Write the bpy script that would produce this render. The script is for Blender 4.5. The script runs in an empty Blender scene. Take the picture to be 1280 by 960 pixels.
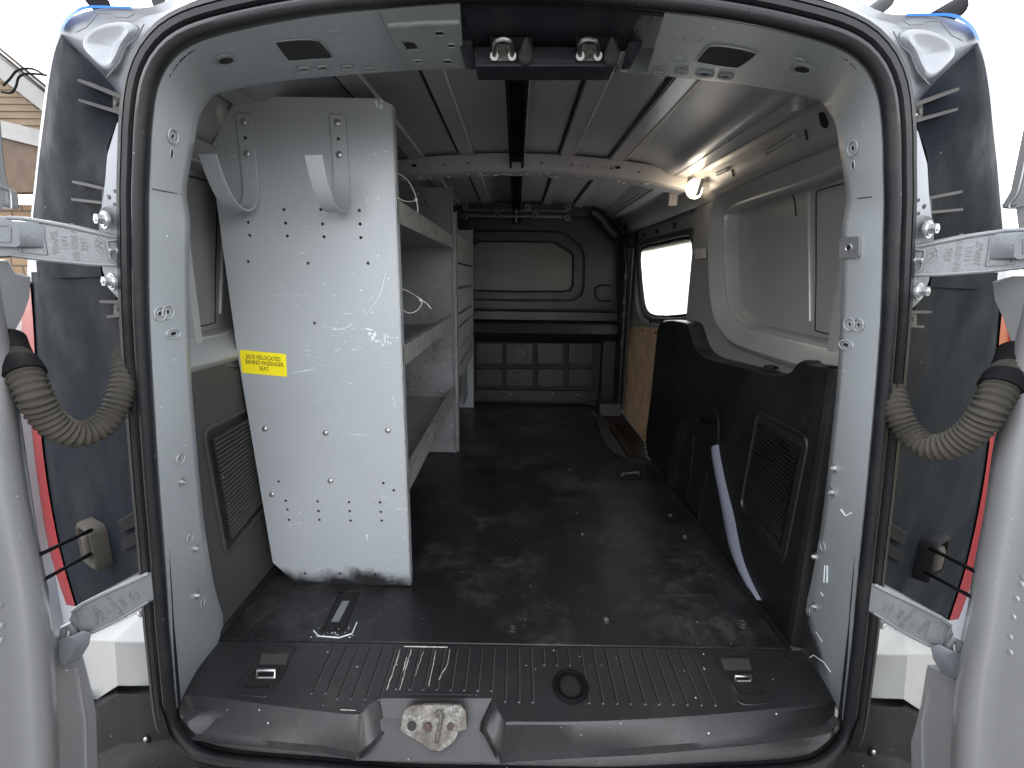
import bpy, math, random
from mathutils import Vector as V, Matrix, geometry
from mathutils.bvhtree import BVHTree
random.seed(7)
sc = bpy.context.scene
COL = sc.collection
R = math.radians

# ------------------------------------------------------------------ camera
F = 600.0
CAM = V((0.003, 0.0, 0.74))
M3 = (Matrix.Rotation(R(0.32), 3, 'Z') @ Matrix.Rotation(R(77.5), 3, 'X') @ Matrix.Rotation(R(0.7), 3, 'Z'))
def ray(px, py):
    return M3 @ V(((px-640)/F, (480-py)/F, -1))
def PP(px, py, n, d):
    n = V(n); r = ray(px, py)
    return CAM + r*((d - n.dot(CAM))/n.dot(r))
def PY(px, py, Y): return PP(px, py, (0, 1, 0), Y)
def PX(px, py, x): return PP(px, py, (1, 0, 0), x)
def PZ(px, py, z): return PP(px, py, (0, 0, 1), z)
def PJ(px, py, off=0.0):           # slanted door jamb on the left: Y + .6x = .356
    p = PP(px, py, (.6, 1, 0), .356+off)
    return p if p.y-off > .684 else PY(px, py, .684+off)

# ------------------------------------------------------------------ curves
def cr(pts, k=6, closed=False):
    pts = [V(p) for p in pts]; n = len(pts); out = []
    rng = n if closed else n-1
    for i in range(rng):
        if closed: p0, p1, p2, p3 = pts[i-1], pts[i], pts[(i+1) % n], pts[(i+2) % n]
        else: p0, p1, p2, p3 = pts[max(i-1, 0)], pts[i], pts[i+1], pts[min(i+2, n-1)]
        for j in range(k):
            t = j/k
            out.append(.5*((2*p1)+(p2-p0)*t+(2*p0-5*p1+4*p2-p3)*t*t+(3*p1-p0-3*p2+p3)*t**3))
    if not closed: out.append(pts[-1])
    return out
def resample(pts, n):
    d = [0]
    for a, b in zip(pts, pts[1:]): d.append(d[-1]+(b-a).length)
    out = []; j = 0
    for i in range(n):
        s = d[-1]*i/(n-1)
        while j < len(d)-2 and d[j+1] < s: j += 1
        t = (s-d[j])/max(1e-9, d[j+1]-d[j])
        out.append(pts[j].lerp(pts[j+1], min(1, max(0, t))))
    return out
def rrect2(w, h, r, k=5):
    out = []
    for cx, cy, a in ((w-r, h-r, 0), (-w+r, h-r, 90), (-w+r, -h+r, 180), (w-r, -h+r, 270)):
        for i in range(k+1):
            t = R(a+90*i/k); out.append((cx+r*math.cos(t), cy+r*math.sin(t)))
    return out

# ------------------------------------------------------------------ mesh builder
def basis(n, up=V((0, 0, 1))):
    n = V(n).normalized()
    if abs(n.dot(up)) > .97: up = V((0, 1, 0))
    a = up.cross(n).normalized()
    return a, n.cross(a).normalized(), n
class MB:
    def __init__(s): s.v = []; s.f = []; s.m = []
    def add(s, vs, fs, m=0):
        o = len(s.v); s.v += [V(p) for p in vs]
        for f in fs: s.f.append(tuple(i+o for i in f)); s.m.append(m)
        return s
    def loft(s, rails, m=0, closed=False, ring=False):
        n = len(rails[0]); vs = [p for r in rails for p in r]; fs = []
        K = len(rails) if ring else len(rails)-1
        for a in range(K):
            b = (a+1) % len(rails)
            for i in range(n if closed else n-1):
                j = (i+1) % n
                fs.append((a*n+i, a*n+j, b*n+j, b*n+i))
        return s.add(vs, fs, m)
    def tube(s, path, r, n=8, m=0, closed=False, caps=True, flat=1.0):
        path = [V(p) for p in path]; L = len(path); rings = []; u = None
        for i, p in enumerate(path):
            if closed: t = (path[(i+1) % L]-path[i-1])
            else: t = path[min(i+1, L-1)]-path[max(i-1, 0)]
            t.normalize()
            if u is None: u = basis(t)[0]
            u = (u-t*u.dot(t)).normalized(); w = t.cross(u)
            rr = r[i] if isinstance(r, (list, tuple)) else r
            rings.append([p+(u*math.cos(2*math.pi*k/n)+w*math.sin(2*math.pi*k/n)*flat)*rr for k in range(n)])
        o = [p for g in rings for p in g]; fs = []
        for a in range(L if closed else L-1):
            b = (a+1) % L
            for k in range(n): fs.append((a*n+k, a*n+(k+1) % n, b*n+(k+1) % n, b*n+k))
        if caps and not closed:
            fs.append(tuple(reversed(range(n)))); fs.append(tuple((L-1)*n+k for k in range(n)))
        return s.add(o, fs, m)
    def cyl(s, c, ax, r, h, n=20, m=0, r2=None, base=0.0):
        a, b, nn = basis(ax); c = V(c); r2 = r if r2 is None else r2
        vs = [c+nn*base+(a*math.cos(2*math.pi*k/n)+b*math.sin(2*math.pi*k/n))*r for k in range(n)]
        vs += [c+nn*(base+h)+(a*math.cos(2*math.pi*k/n)+b*math.sin(2*math.pi*k/n))*r2 for k in range(n)]
        fs = [(k, (k+1) % n, n+(k+1) % n, n+k) for k in range(n)]+[tuple(reversed(range(n))), tuple(range(n, 2*n))]
        return s.add(vs, fs, m)
    def dome(s, c, ax, r, h, m=0, n=14, k=4):
        a, b, nn = basis(ax); c = V(c); rails = []
        for j in range(k+1):
            t = j/k*math.pi/2*.98
            rails.append([c+nn*(h*math.sin(t))+(a*math.cos(2*math.pi*i/n)+b*math.sin(2*math.pi*i/n))*r*math.cos(t) for i in range(n)])
        s.loft(rails, m, closed=True)
        return s.add(rails[-1], [tuple(range(n))], m)
    def ringd(s, c, ax, r, t, m=0, n=20):
        a, b, nn = basis(ax); c = V(c)
        return s.tube([c+(a*math.cos(2*math.pi*k/n)+b*math.sin(2*math.pi*k/n))*r for k in range(n)], t, 6, m, closed=True)
    def box(s, c, size, rot=None, m=0):
        c = V(c); x, y, z = [q/2 for q in size]; vs = []
        for i in (-x, x):
            for j in (-y, y):
                for k in (-z, z):
                    p = V((i, j, k)); p = rot @ p if rot else p; vs.append(c+p)
        return s.add(vs, [(0, 1, 3, 2), (4, 6, 7, 5), (0, 4, 5, 1), (2, 3, 7, 6), (0, 2, 6, 4), (1, 5, 7, 3)], m)
    def plate(s, outer, th, holes=(), m=0, mside=None):
        """planar outline (3D points) extruded by the vector th, with real holes"""
        outer = [V(p) for p in outer]; holes = [[V(p) for p in h] for h in holes]; th = V(th)
        loops = [outer]+holes; flat = [p for l in loops for p in l]; n = len(flat)
        nrm = V((0, 0, 0))
        for i in range(len(outer)): nrm += outer[i].cross(outer[(i+1) % len(outer)])
        a, b, _ = basis(nrm)
        tris = geometry.tessellate_polygon([[V((p.dot(a), p.dot(b), 0)) for p in l] for l in loops])
        vs = flat+[p+th for p in flat]
        s.add(vs, [tuple(t) for t in tris]+[tuple(n+i for i in reversed(t)) for t in tris], m)
        o = 0
        for l in loops:
            k = len(l)
            s.add(l+[p+th for p in l], [(i, (i+1) % k, k+(i+1) % k, k+i) for i in range(k)], m if mside is None else mside)
        return s
    def mir(s):
        q = MB(); q.v = [V((-p.x, p.y, p.z)) for p in s.v]; q.f = [tuple(reversed(f)) for f in s.f]; q.m = list(s.m); return q
    def join(s, o):
        k = len(s.v); s.v += o.v; s.f += [tuple(i+k for i in f) for f in o.f]; s.m += o.m; return s
    def bvh(s): return BVHTree.FromPolygons([tuple(p) for p in s.v], s.f)
    def each(s, name, mats, parent=None, **k):
        "build every loose piece as an object of its own"
        par = list(range(len(s.v)))
        def fd(i):
            while par[i] != i: par[i] = par[par[i]]; i = par[i]
            return i
        for f in s.f:
            for i in f[1:]: par[fd(i)] = fd(f[0])
        g = {}
        for f, m in zip(s.f, s.m): g.setdefault(fd(f[0]), []).append((f, m))
        out = []
        for fs in g.values():
            idx = sorted({i for f, m in fs for i in f}); mp = {a: b for b, a in enumerate(idx)}
            q = MB(); q.v = [s.v[i] for i in idx]; q.f = [tuple(mp[i] for i in f) for f, m in fs]; q.m = [m for f, m in fs]
            out.append(q.build(name, mats, parent, **k))
        return out
    def build(s, name, mats, parent=None, smooth=35, bevel=0, seg=2, fix=True, sub=0):
        me = bpy.data.meshes.new(name); me.from_pydata([tuple(p) for p in s.v], [], s.f)
        mats = mats if isinstance(mats, (list, tuple)) else [mats]
        for m in mats: me.materials.append(m)
        for p, i in zip(me.polygons, s.m): p.material_index = i
        import bmesh
        bm = bmesh.new(); bm.from_mesh(me)
        if fix:
            bmesh.ops.remove_doubles(bm, verts=bm.verts, dist=1e-6)
            bmesh.ops.recalc_face_normals(bm, faces=bm.faces)
        bm.to_mesh(me); bm.free()
        if smooth:
            for p in me.polygons: p.use_smooth = True
            me.set_sharp_from_angle(angle=R(smooth))
        o = bpy.data.objects.new(name, me); COL.objects.link(o)
        if bevel:
            b = o.modifiers.new('bevel', 'BEVEL'); b.width = bevel; b.segments = seg; b.limit_method = 'ANGLE'; b.angle_limit = R(40)
            b.harden_normals = False
        if parent: setp(o, parent)
        return o
ROOT = {}
def setp(o, parent):
    bpy.context.view_layer.update()
    o.parent = parent; o.matrix_parent_inverse = Matrix.Translation(-V(ROOT.get(parent.name, (0, 0, 0))))
    ROOT[o.name] = (0, 0, 0) if o.type != 'EMPTY' else ROOT[o.name]
def thing(name, label, cat, loc, group=None):
    o = bpy.data.objects.new(name, None); COL.objects.link(o); o.location = loc; o.empty_display_size = .1
    o['label'] = label; o['category'] = cat
    if group: o['group'] = group
    ROOT[o.name] = tuple(loc); return o
def tag(o, label, cat, group=None, kind=None):
    if label: o['label'] = label
    if cat: o['category'] = cat
    if group: o['group'] = group
    if kind: o['kind'] = kind
    return o
def text_mb(body, size, fn, ext=.0004, align='CENTER', bold=0.0, m=0, mb=None):
    """letters as mesh; fn maps (x, y, z) of the flat text to the place"""
    cu = bpy.data.curves.new('t', 'FONT'); cu.body = body; cu.size = size; cu.extrude = ext; cu.align_x = align; cu.align_y = 'CENTER'; cu.offset = bold
    cu.resolution_u = 3
    ob = bpy.data.objects.new('t', cu); COL.objects.link(ob); bpy.context.view_layer.update()
    me = bpy.data.meshes.new_from_object(ob)
    mb = mb or MB(); mb.add([fn(v.co) for v in me.vertices], [tuple(p.vertices) for p in me.polygons], m)
    bpy.data.objects.remove(ob); bpy.data.meshes.remove(me); return mb

# ------------------------------------------------------------------ materials
def mat(name, col, rough=.5, metal=0.0, var=.12, vscale=4, speck=0, sscale=55, scol=(.75, .77, .78), grain=0, gscale=900,
        dirt=None, dscale=3, dthr=(.5, .75), scratch=0, stain=None, trans=0, alpha=1, emis=None, spec=.5, coat=0, rvar=.1, aniso=None):
    m = bpy.data.materials.new(name); m.use_nodes = True; nt = m.node_tree; N = nt.nodes; L = nt.links
    b = N['Principled BSDF']; b.inputs['Roughness'].default_value = rough; b.inputs['Metallic'].default_value = metal
    b.inputs['Specular IOR Level'].default_value = spec; b.inputs['Coat Weight'].default_value = coat
    b.inputs['Coat Roughness'].default_value = .12
    tc = N.new('ShaderNodeTexCoord'); O = tc.outputs['Object']
    def nd(t, **k):
        n = N.new(t)
        for a, v in k.items(): setattr(n, a, v)
        return n
    def noise(sc_, det=3, vec=O, rough_=.55):
        n = nd('ShaderNodeTexNoise'); n.inputs['Scale'].default_value = sc_; n.inputs['Detail'].default_value = det
        n.inputs['Roughness'].default_value = rough_; L.new(vec, n.inputs['Vector']); return n.outputs['Fac']
    def mr(src, a, b_, c=0., d=1.):
        n = nd('ShaderNodeMapRange'); n.clamp = True
        for i, v in enumerate((a, b_, c, d)): n.inputs[i+1].default_value = v
        L.new(src, n.inputs[0]); return n.outputs[0]
    def mix(fac, c1, c2):
        n = nd('ShaderNodeMix', data_type='RGBA')
        L.new(fac, n.inputs[0])
        for i, c in ((6, c1), (7, c2)):
            if hasattr(c, 'links'): L.new(c, n.inputs[i])
            else: n.inputs[i].default_value = (*c, 1)
        return n.outputs[2]
    def mul(a, b_):
        n = nd('ShaderNodeMath', operation='MULTIPLY')
        for i, c in enumerate((a, b_)):
            if hasattr(c, 'links'): L.new(c, n.inputs[i])
            else: n.inputs[i].default_value = c
        return n.outputs[0]
    c = mix(mr(noise(vscale, 5), .3, .7), tuple(x*(1-var) for x in col), tuple(min(1, x*(1+var)) for x in col))
    lo_r = rough*(1-rvar)
    if rough >= .26: lo_r = max(lo_r, .29)
    r = mr(noise(vscale*2.3, 5), .3, .7, lo_r, min(1, max(lo_r+.01, rough*(1+rvar))))
    if dirt:
        f = mul(mr(noise(dscale, 8, rough_=.68), *dthr), mr(noise(dscale*11, 4), .3, .65))
        c = mix(f, c, dirt)
    if scratch:
        mp = nd('ShaderNodeMapping'); mp.inputs['Scale'].default_value = (4, 60, 22); mp.inputs['Rotation'].default_value = (.5, .7, .35); L.new(O, mp.inputs[0])
        f = mul(mr(noise(9, 2, mp.outputs[0]), .67, .70), mr(noise(6, 3), .5, .62, 0, scratch))
        c = mix(f, c, scol)
    if speck:
        vo = nd('ShaderNodeTexVoronoi'); vo.inputs['Scale'].default_value = sscale; L.new(O, vo.inputs['Vector'])
        sep = nd('ShaderNodeSeparateColor'); L.new(vo.outputs['Color'], sep.inputs[0])
        f = mul(mr(vo.outputs['Distance'], .10, .06), mr(sep.outputs[0], 1-speck, 1-speck+.01))
        f = mul(f, mr(noise(3.1, 2), .42, .55))
        c = mix(f, c, scol)
    if stain:                                  # (centre, radius, colour): a sprayed-on stain with its own shape
        for cen, rad, sc3 in stain:
            ds = nd('ShaderNodeVectorMath', operation='SUBTRACT'); L.new(nd('ShaderNodeNewGeometry').outputs['Position'], ds.inputs[0]); ds.inputs[1].default_value = cen
            dv = nd('ShaderNodeVectorMath', operation='DIVIDE'); L.new(ds.outputs[0], dv.inputs[0]); dv.inputs[1].default_value = rad
            ln = nd('ShaderNodeVectorMath', operation='LENGTH'); L.new(dv.outputs[0], ln.inputs[0])
            ad = nd('ShaderNodeMath', operation='ADD'); L.new(ln.outputs['Value'], ad.inputs[0]); L.new(mr(noise(14, 4), .3, .7, -.25, .25), ad.inputs[1])
            c = mix(mr(ad.outputs[0], 1, .55), c, sc3)
    if hasattr(c, 'links'): L.new(c, b.inputs['Base Color'])
    L.new(r, b.inputs['Roughness'])
    if grain:
        bp = nd('ShaderNodeBump'); bp.inputs['Strength'].default_value = grain; bp.inputs['Distance'].default_value = .001
        L.new(noise(gscale, 2), bp.inputs['Height']); L.new(bp.outputs[0], b.inputs['Normal'])
    if trans: b.inputs['Transmission Weight'].default_value = trans
    if emis:
        b.inputs['Emission Color'].default_value = (*emis[0], 1); b.inputs['Emission Strength'].default_value = emis[1]
    return m
BLK = (.018, .018, .019)
m_paint = mat('grey_paint', (.27, .285, .295), .42, .15, .06, speck=.3, scratch=.35, grain=.05, gscale=300)
m_pillar = mat('pillar_paint', (.30, .325, .34), .42, .1, .06, speck=.35, sscale=60, scratch=.5, grain=.05, gscale=300,
               stain=[((.60, .84, .03), (.10, .10, .09), (.03, .03, .032))])
m_roof = mat('roof_paint', (.36, .362, .375), .30, .3, .03, speck=.5, sscale=50, scratch=.5)
m_bow = mat('bow_paint', (.36, .35, .35), .45, .1, .1, speck=.2)
m_side = mat('side_paint', (.35, .353, .35), .36, .25, .1, speck=.35, sscale=70, scratch=.4, grain=.05, gscale=260)
m_blank = mat('window_blank_paint', (.36, .36, .35), .28, .3, .1, speck=.6, sscale=60)
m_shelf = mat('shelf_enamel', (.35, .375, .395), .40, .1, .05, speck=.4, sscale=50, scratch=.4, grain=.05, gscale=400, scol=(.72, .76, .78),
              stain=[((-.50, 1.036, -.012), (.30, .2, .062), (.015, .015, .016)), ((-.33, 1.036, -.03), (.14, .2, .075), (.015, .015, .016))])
m_shelf_in = mat('shelf_tray_enamel', (.25, .255, .265), .42, .1, .12, speck=.5, sscale=60, scratch=.8, dirt=(.10, .095, .085), dscale=7, dthr=(.45, .7))
m_edge = mat('worn_edge', (.31, .305, .295), .5, .2, .15, 30, dirt=(.10, .095, .085), dscale=22, dthr=(.5, .7), speck=.5)
m_chip = mat('paint_chip', (.72, .80, .82), .5, 0, .1)
m_rub = mat('seal_rubber', (.010, .011, .0125), .42, 0, .2, speck=.3, sscale=75, scol=(.3, .3, .3), grain=.35, gscale=420, dirt=(.035, .033, .03), dscale=9, dthr=(.5, .8), spec=.25)
m_trim = mat('brown_grey_trim', (.058, .056, .0545), .55, 0, .1, speck=.25, grain=.4, gscale=700, dirt=(.06, .055, .05), dscale=5, spec=.2)
m_trimb = mat('black_sprayed_trim', (.010, .010, .010), .36, 0, .25, speck=.04, scol=(.3, .3, .3), scratch=.25, grain=.3, gscale=600, spec=.4, dirt=(.03, .03, .03), dscale=6, dthr=(.5, .8), rvar=.3)
m_bulk = mat('bulkhead_plastic', (.017, .0168, .0168), .32, 0, .15, grain=.35, gscale=500, speck=.15, rvar=.2, spec=.3)
m_bulk2 = mat('bulkhead_plastic_sheen', (.085, .077, .068), .34, 0, .15, grain=.6, gscale=260, rvar=.2, spec=.3)  # lighter copy of the bulkhead plastic, paints the panel's reflected glow
m_floor = mat('floor_mat', (.013, .013, .0145), .38, 0, .3, 3, speck=.25, sscale=58, scol=(.3, .3, .3), grain=.5, gscale=180, dirt=(.10, .098, .098), dscale=3.4, dthr=(.49, .78), scratch=.35, rvar=.35, spec=.4)
m_sill = mat('sill_plastic', (.020, .0205, .022), .36, 0, .2, spec=.55, speck=.4, sscale=55, grain=.5, gscale=420, dirt=(.06, .055, .052), dscale=5, dthr=(.5, .8), rvar=.2)
m_hous = mat('housing_plastic', (.020, .022, .028), .36, 0, .1, spec=.3, grain=.3, gscale=500)
m_cover = mat('pillar_cover_plastic', (.007, .0095, .013), .68, 0, .2, speck=.05, scol=(.12, .12, .12), spec=.03, grain=.3, gscale=350, dirt=(.018, .02, .024), dscale=6, dthr=(.5, .85), rvar=.25)
m_silver = mat('silver_body_paint', (.25, .265, .29), .42, .08, .05, speck=.12, coat=.25)
m_door = mat('silver_door_paint', (.31, .315, .32), .32, .35, .04, speck=.15, coat=.5, scratch=.3)
m_cast = mat('cast_aluminium', (.17, .18, .19), .5, .3, .1, 18, grain=.5, gscale=350)
m_castd = mat('cast_aluminium_dark', (.13, .14, .155), .5, .3, .1, 18, grain=.4, gscale=350)
m_bolt = mat('zinc_bolt', (.42, .43, .44), .35, .8, .15, 60)
m_chrome = mat('striker_steel', (.4, .4, .4), .3, 1, .1, 40)
m_rust = mat('dirty_steel', (.09, .08, .068), .6, .3, .5, 60, dirt=(.30, .30, .285), dscale=22, dthr=(.46, .62))
m_rustb = mat('rusty_bolt', (.05, .03, .022), .6, .3, .4, 90)
m_dark = mat('dark_void', (.006, .006, .007), .7, 0, .1)
m_red = mat('red_lens', (.20, .003, .004), .25, 0, .1, spec=.2)
m_amber = mat('amber_lens', (.45, .09, .01), .25, 0, .15, 20, spec=.2)
m_clear = mat('clear_lens', (.34, .31, .34), .2, .2, .25, 30)
m_blue = mat('blue_film', (.02, .12, .42), .45, 0, .1, spec=.1)
m_hose = mat('dusty_hose', (.048, .044, .038), .75, 0, .25, 12, grain=.3, dirt=(.03, .03, .03), dscale=14, spec=.04)
m_hoseb = mat('black_hose_boot', (.008, .008, .009), .6, 0, .2, spec=.04)
m_ply = mat('plywood', (.62, .42, .26), .5, 0, .22, 14, speck=.8, sscale=45, scol=(.62, .52, .36), dirt=(.2, .11, .05), dscale=9)
m_white = mat('white_edge', (.62, .62, .63), .5)
m_yel = mat('yellow_sticker', (.88, .75, .02), .4, 0, .03)
m_ink = mat('sticker_ink', (.16, .13, .02), .6, 0, .2, 60)
m_tie = mat('clear_nylon', (.55, .54, .50), .35)
m_tread = mat('tread_rubber', (.032, .022, .017), .5, 0, .2)
m_bump = mat('bumper_plastic', (.010, .010, .011), .65, 0, .15, speck=.15, grain=.4, gscale=400, spec=.05)
m_lite = mat('wheel_arch_paint', (.36, .39, .48), .32, .4, .06, coat=.3)
m_plast = mat('light_grey_plastic', (.5, .47, .44), .5)
m_lamp = mat('lamp_lens', (1, .9, .75), .3, emis=((1.0, .82, .60), 2.2))

# ------------------------------------------------------------------ the van
van = thing('cargo_van', 'silver cargo van with both rear doors open, seen into its empty black-floored load bay', 'van', (0, 2.2, -.62))

# --- weatherstrip path (inner edge of the seal), traced on the opening plane
YO = .668
O_ = [(222, 885), (216, 820), (212, 775), (210, 740), (205, 670), (201, 620), (197, 560), (192, 480), (188, 400), (187, 340), (187, 290),
      (187, 245), (189, 200), (191, 160), (198, 112), (216, 77), (250, 53), (320, 34), (400, 20), (480, 12), (575, 5), (640, 3)]
I_ = [(226, 876, .72), (250, 835, .79), (275, 797, .86), (262, 740, .82), (252, 680, .78), (245, 620, .755), (238, 540, .735), (233, 480, .725),
      (230, 400, .725), (229, 330, .725), (230, 280, .725), (225, 243, .725), (230, 205, .73), (235, 175, .735), (240, 148, .75), (250, 130, .78),
      (270, 115, .82), (345, 101, .85), (420, 94, .857), (500, 88, .857), (580, 85, .857), (643, 84, .857)]
O3 = [PY(x, y, YO) for x, y in O_]; I3 = [PY(x, y, Y) for x, y, Y in I_]
O3[-1].x = 0; I3[-1].x = 0
def mirror_pts(ps): return [V((-p.x, p.y, p.z)) for p in ps]
O3c = cr(O3, 5); I3c = cr(I3, 5)
Of = O3c+mirror_pts(O3c[:-1])[::-1]; If = I3c+mirror_pts(I3c[:-1])[::-1]
cen = V((0, 0, .5))
def outw(p, d):
    q = V((p.x, 0, (p.z-.5)*1.0)); return q.normalized()*d
# bottom run of the seal
BOT = [(240, 922), (262, 936), (310, 944), (400, 951), (500, 959), (640, 962)]
B3 = [PY(x, y, .66) for x, y in BOT]; B3[-1].x = 0
left_bot = [PY(226, 903, .664)]+B3
half = cr(left_bot[::-1]+O3, 5)      # centre bottom -> left -> top centre
loop = resample(half, 150)
loop = loop+mirror_pts(loop[1:-1])[::-1]
nL = len(loop)
NRM = []
for i in range(nL):
    t = (loop[(i+1) % nL]-loop[i-1]); t.y = 0; t.normalize()
    n = V((-t.z, 0, t.x))
    if n.dot(loop[i]-V((0, loop[i].y, .5))) < 0: n = -n
    NRM.append(n)
for _ in range(3): NRM = [(NRM[i-1]+NRM[i]*2+NRM[(i+1) % nL]).normalized() for i in range(nL)]
def sweep(mb, prof, m=0):
    rails = [[loop[i]+NRM[i]*a+V((0, b, 0)) for i in range(nL)] for a, b in prof]
    mb.loft(rails, m, closed=True, ring=True)
def circ(cx, cy, r, n=10, ry=None): return [(cx+r*math.cos(2*math.pi*k/n), cy+(ry or r)*math.sin(2*math.pi*k/n)) for k in range(n)]
sm = MB()
sweep(sm, circ(.007, -.008, .0085, 12, .010))
sweep(sm, [(.002, .004), (.036, .004), (.036, .012), (.002, .012)])
seal = sm.build('weather_seal', m_rub, van)
sm = MB()
sweep(sm, [(.0185, .004), (.0175, -.010), (.020, -.014), (.0275, -.013), (.0285, -.009), (.0290, .004)])
sweep(sm, [(.0290, .004), (.0295, -.008), (.0305, -.0115), (.0365, -.009), (.0385, -.004), (.039, .004)])
sm.build('sealing_lip', m_rub, seal)

# --- pillars and header, one pressed frame per side
def frame_half():
    mb = MB()
    r0 = O3c; r1 = [o+(i-o).normalized()*.004+V((0, -.0006, 0)) for o, i in zip(O3c, I3c)]
    r2 = [o.lerp(i, .96)-outw(i, .0015) for o, i in zip(O3c, I3c)]
    r3 = [i+V((0, .003, 0)) for i in I3c]
    r4 = [i+V((0, .03, 0))+outw(i, .012) for i in I3c]
    r5 = [i+V((0, .05, 0))+outw(i, .06) for i in I3c]
    r00 = [o+outw(o, .02)+V((0, .006, 0)) for o in O3c]
    mb.loft([r00, r0, r1, r2, r3, r4, r5]); return mb
def cut(mb, x0, x1):
    F_, M_ = [], []
    for f, m in zip(mb.f, mb.m):
        c = sum((mb.v[i] for i in f), V())/len(f)
        if c.z > .9 and x0 < c.x < x1: continue
        F_.append(f); M_.append(m)
    mb.f, mb.m = F_, M_
fh = frame_half(); fr = fh.mir(); cut(fh, -.068, 1); cut(fr, -1, .185); bvF = fh.bvh(); bvR = fr.bvh()
pil = {}
for side, mb in (('l', fh), ('r', fr)):
    pil[side] = mb.build('door_frame', m_pillar, van, smooth=50)
def hit(bv, px, py, off=0.0):
    d = ray(px, py).normalized(); p, n, i, t = bv.ray_cast(CAM, d)
    if p is None: return None, None
    if n.dot(d) > 0: n = -n
    return p+n*off, n
def bolt(px, py, bv, par, r=.008, name='bolt', m=None):
    p, n = hit(bv, px, py)
    if p is None: return
    mb = MB(); mb.cyl(p, n, r, .0015); mb.cyl(p, n, r*.62, .006, n=6); mb.cyl(p, n, r*.3, .0075, n=8)
    mb.build(name, m or m_bolt, par)
hl, hr, wl, wr = MB(), MB(), MB(), MB()
def hole(px, py, bv, mb, rim, r=.004, r2=None, ang=0, emb=True):
    p, n = hit(bv, px, py)
    if p is None: return
    a, b, _ = basis(n); r2 = r2 or r
    ca, sa = math.cos(ang), math.sin(ang); pts = []
    for k in range(18):
        t = 2*math.pi*k/18; u, v = r*math.cos(t), r2*math.sin(t); pts.append(p+a*(u*ca-v*sa)+b*(u*sa+v*ca)+n*.0009)
    mb.add(pts, [tuple(range(18))]); rim.tube(pts, .0008, 5, closed=True)
    if emb: 
        mx = max(r, r2); rim.tube([p+(q-p)*((mx+.006)/mx)-n*.0006 for q in pts], .0011, 5, closed=True)
def phole(pts, bv, mb, rim):
    q = []
    for x, y in pts:
        p, n = hit(bv, x, y, .0009)
        if p is not None: q.append(p)
    if len(q) < 3: return
    qq = cr(q, 4, True) if len(q) > 4 else q
    mb.add(qq, [tuple(range(len(qq)))]); rim.tube(qq, .0012, 5, closed=True)
for x, y, r in ((215, 170, .0032), (209, 390, .0036), (224, 573, .003), (236, 672, .003), (252, 752, .003)):
    hole(x, y, bvF, hl, wl, r)
hole(214, 192, bvF, hl, wl, .003, .0065, emb=False); hole(199, 392, bvF, hl, wl, .0036); hole(216, 417, bvF, hl, wl, .006, .0035); hole(218, 451, bvF, hl, wl, .0015, .003, emb=False)
for x, y, r in ((1067, 185, .0036), (1063, 405, .0032), (1074, 406, .0032), (1030, 683, .003), (1012, 764, .003)):
    hole(x, y, bvR, hr, wr, r)
hole(1067, 207, bvR, hr, wr, .003, .007, emb=False); hole(1058, 431, bvR, hr, wr, .006, .0035); hole(1055, 464, bvR, hr, wr, .0016, .002, emb=False)
# header holes
hole(282, 75, bvF, hl, wl, .0125, .0105); hole(1003, 86, bvR, hr, wr, .0125, .0105)
phole([(344, 53), (352, 50), (375, 48), (395, 49), (402, 53), (415, 68), (412, 72), (390, 73), (364, 75), (357, 71)], bvF, hl, wl)
phole([(884, 59), (893, 56), (915, 58), (942, 64), (944, 69), (926, 82), (918, 84), (895, 81), (873, 77), (872, 73)], bvR, hr, wr)
for x, y, rr, side in ((380, 86, .006, 'l'), (404, 84, .006, 'l'), (434, 83, .004, 'l'), (463, 85, .003, 'l'), (522, 76, .005, 'l'),
                       (852, 89, .004, 'r'), (823, 90, .003, 'r'), (907, 95, .006, 'r'), (881, 92, .008, 'r'), (1000, 73, .002, 'r')):
    hole(x, y, bvF if side == 'l' else bvR, hl if side == 'l' else hr, wl if side == 'l' else wr, rr, rr*.8)
for quad, side in (([(503, 52), (518, 52), (524, 60), (508, 61)], 'l'), ([(543, 38), (554, 38), (555, 43), (545, 43)], 'l'), ([(559, 54), (568, 54), (569, 58), (560, 58)], 'l'), ([(554, 74), (564, 74), (565, 78), (555, 78)], 'l')):
    phole(quad, bvF, hl, wl)
for cx, cy, a, b in ((420, 43, 12, 5), (437, 69, 10, 4.5)):
    pts = [hit(bvF, cx+a*math.cos(t*math.pi/9), cy+b*math.sin(t*math.pi/9))[0] for t in range(18)]; wl.tube(pts, .0009, 5, closed=True)
for cx, cy, a, b in ((867, 49, 12, 5), (848, 73, 10, 5)):
    pts = [hit(bvR, cx+a*math.cos(t*math.pi/9), cy+b*math.sin(t*math.pi/9))[0] for t in range(18)]; wr.tube(pts, .0009, 5, closed=True)
# seams
def seam(pts, bv, mb, r=.0011):
    q = [p for p in (hit(bv, x, y)[0] for x, y in pts) if p is not None]
    if len(q) > 1: mb.tube(q, r, 5)
seam([(472, 13), (478, 28), (492, 55), (508, 86)], bvF, wl, .0016)
seam([(190, 236), (205, 239), (226, 243)], bvF, hl, .0008)
seam([(1050, 252), (1072, 248), (1090, 246)], bvR, hr, .0008)
wl.each('pressed_rim', m_pillar, pil['l']); wr.each('pressed_rim', m_pillar, pil['r'])
hl.each('press_hole', m_dark, pil['l'], fix=False); hr.each('press_hole', m_dark, pil['r'], fix=False)
for x, y in ((227, 602), (244, 685), (245, 744)): bolt(x, y, bvF, pil['l'])
for x, y in ((1043, 585), (1040, 615), (1020, 696), (1019, 758)): bolt(x, y, bvR, pil['r'])
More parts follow.
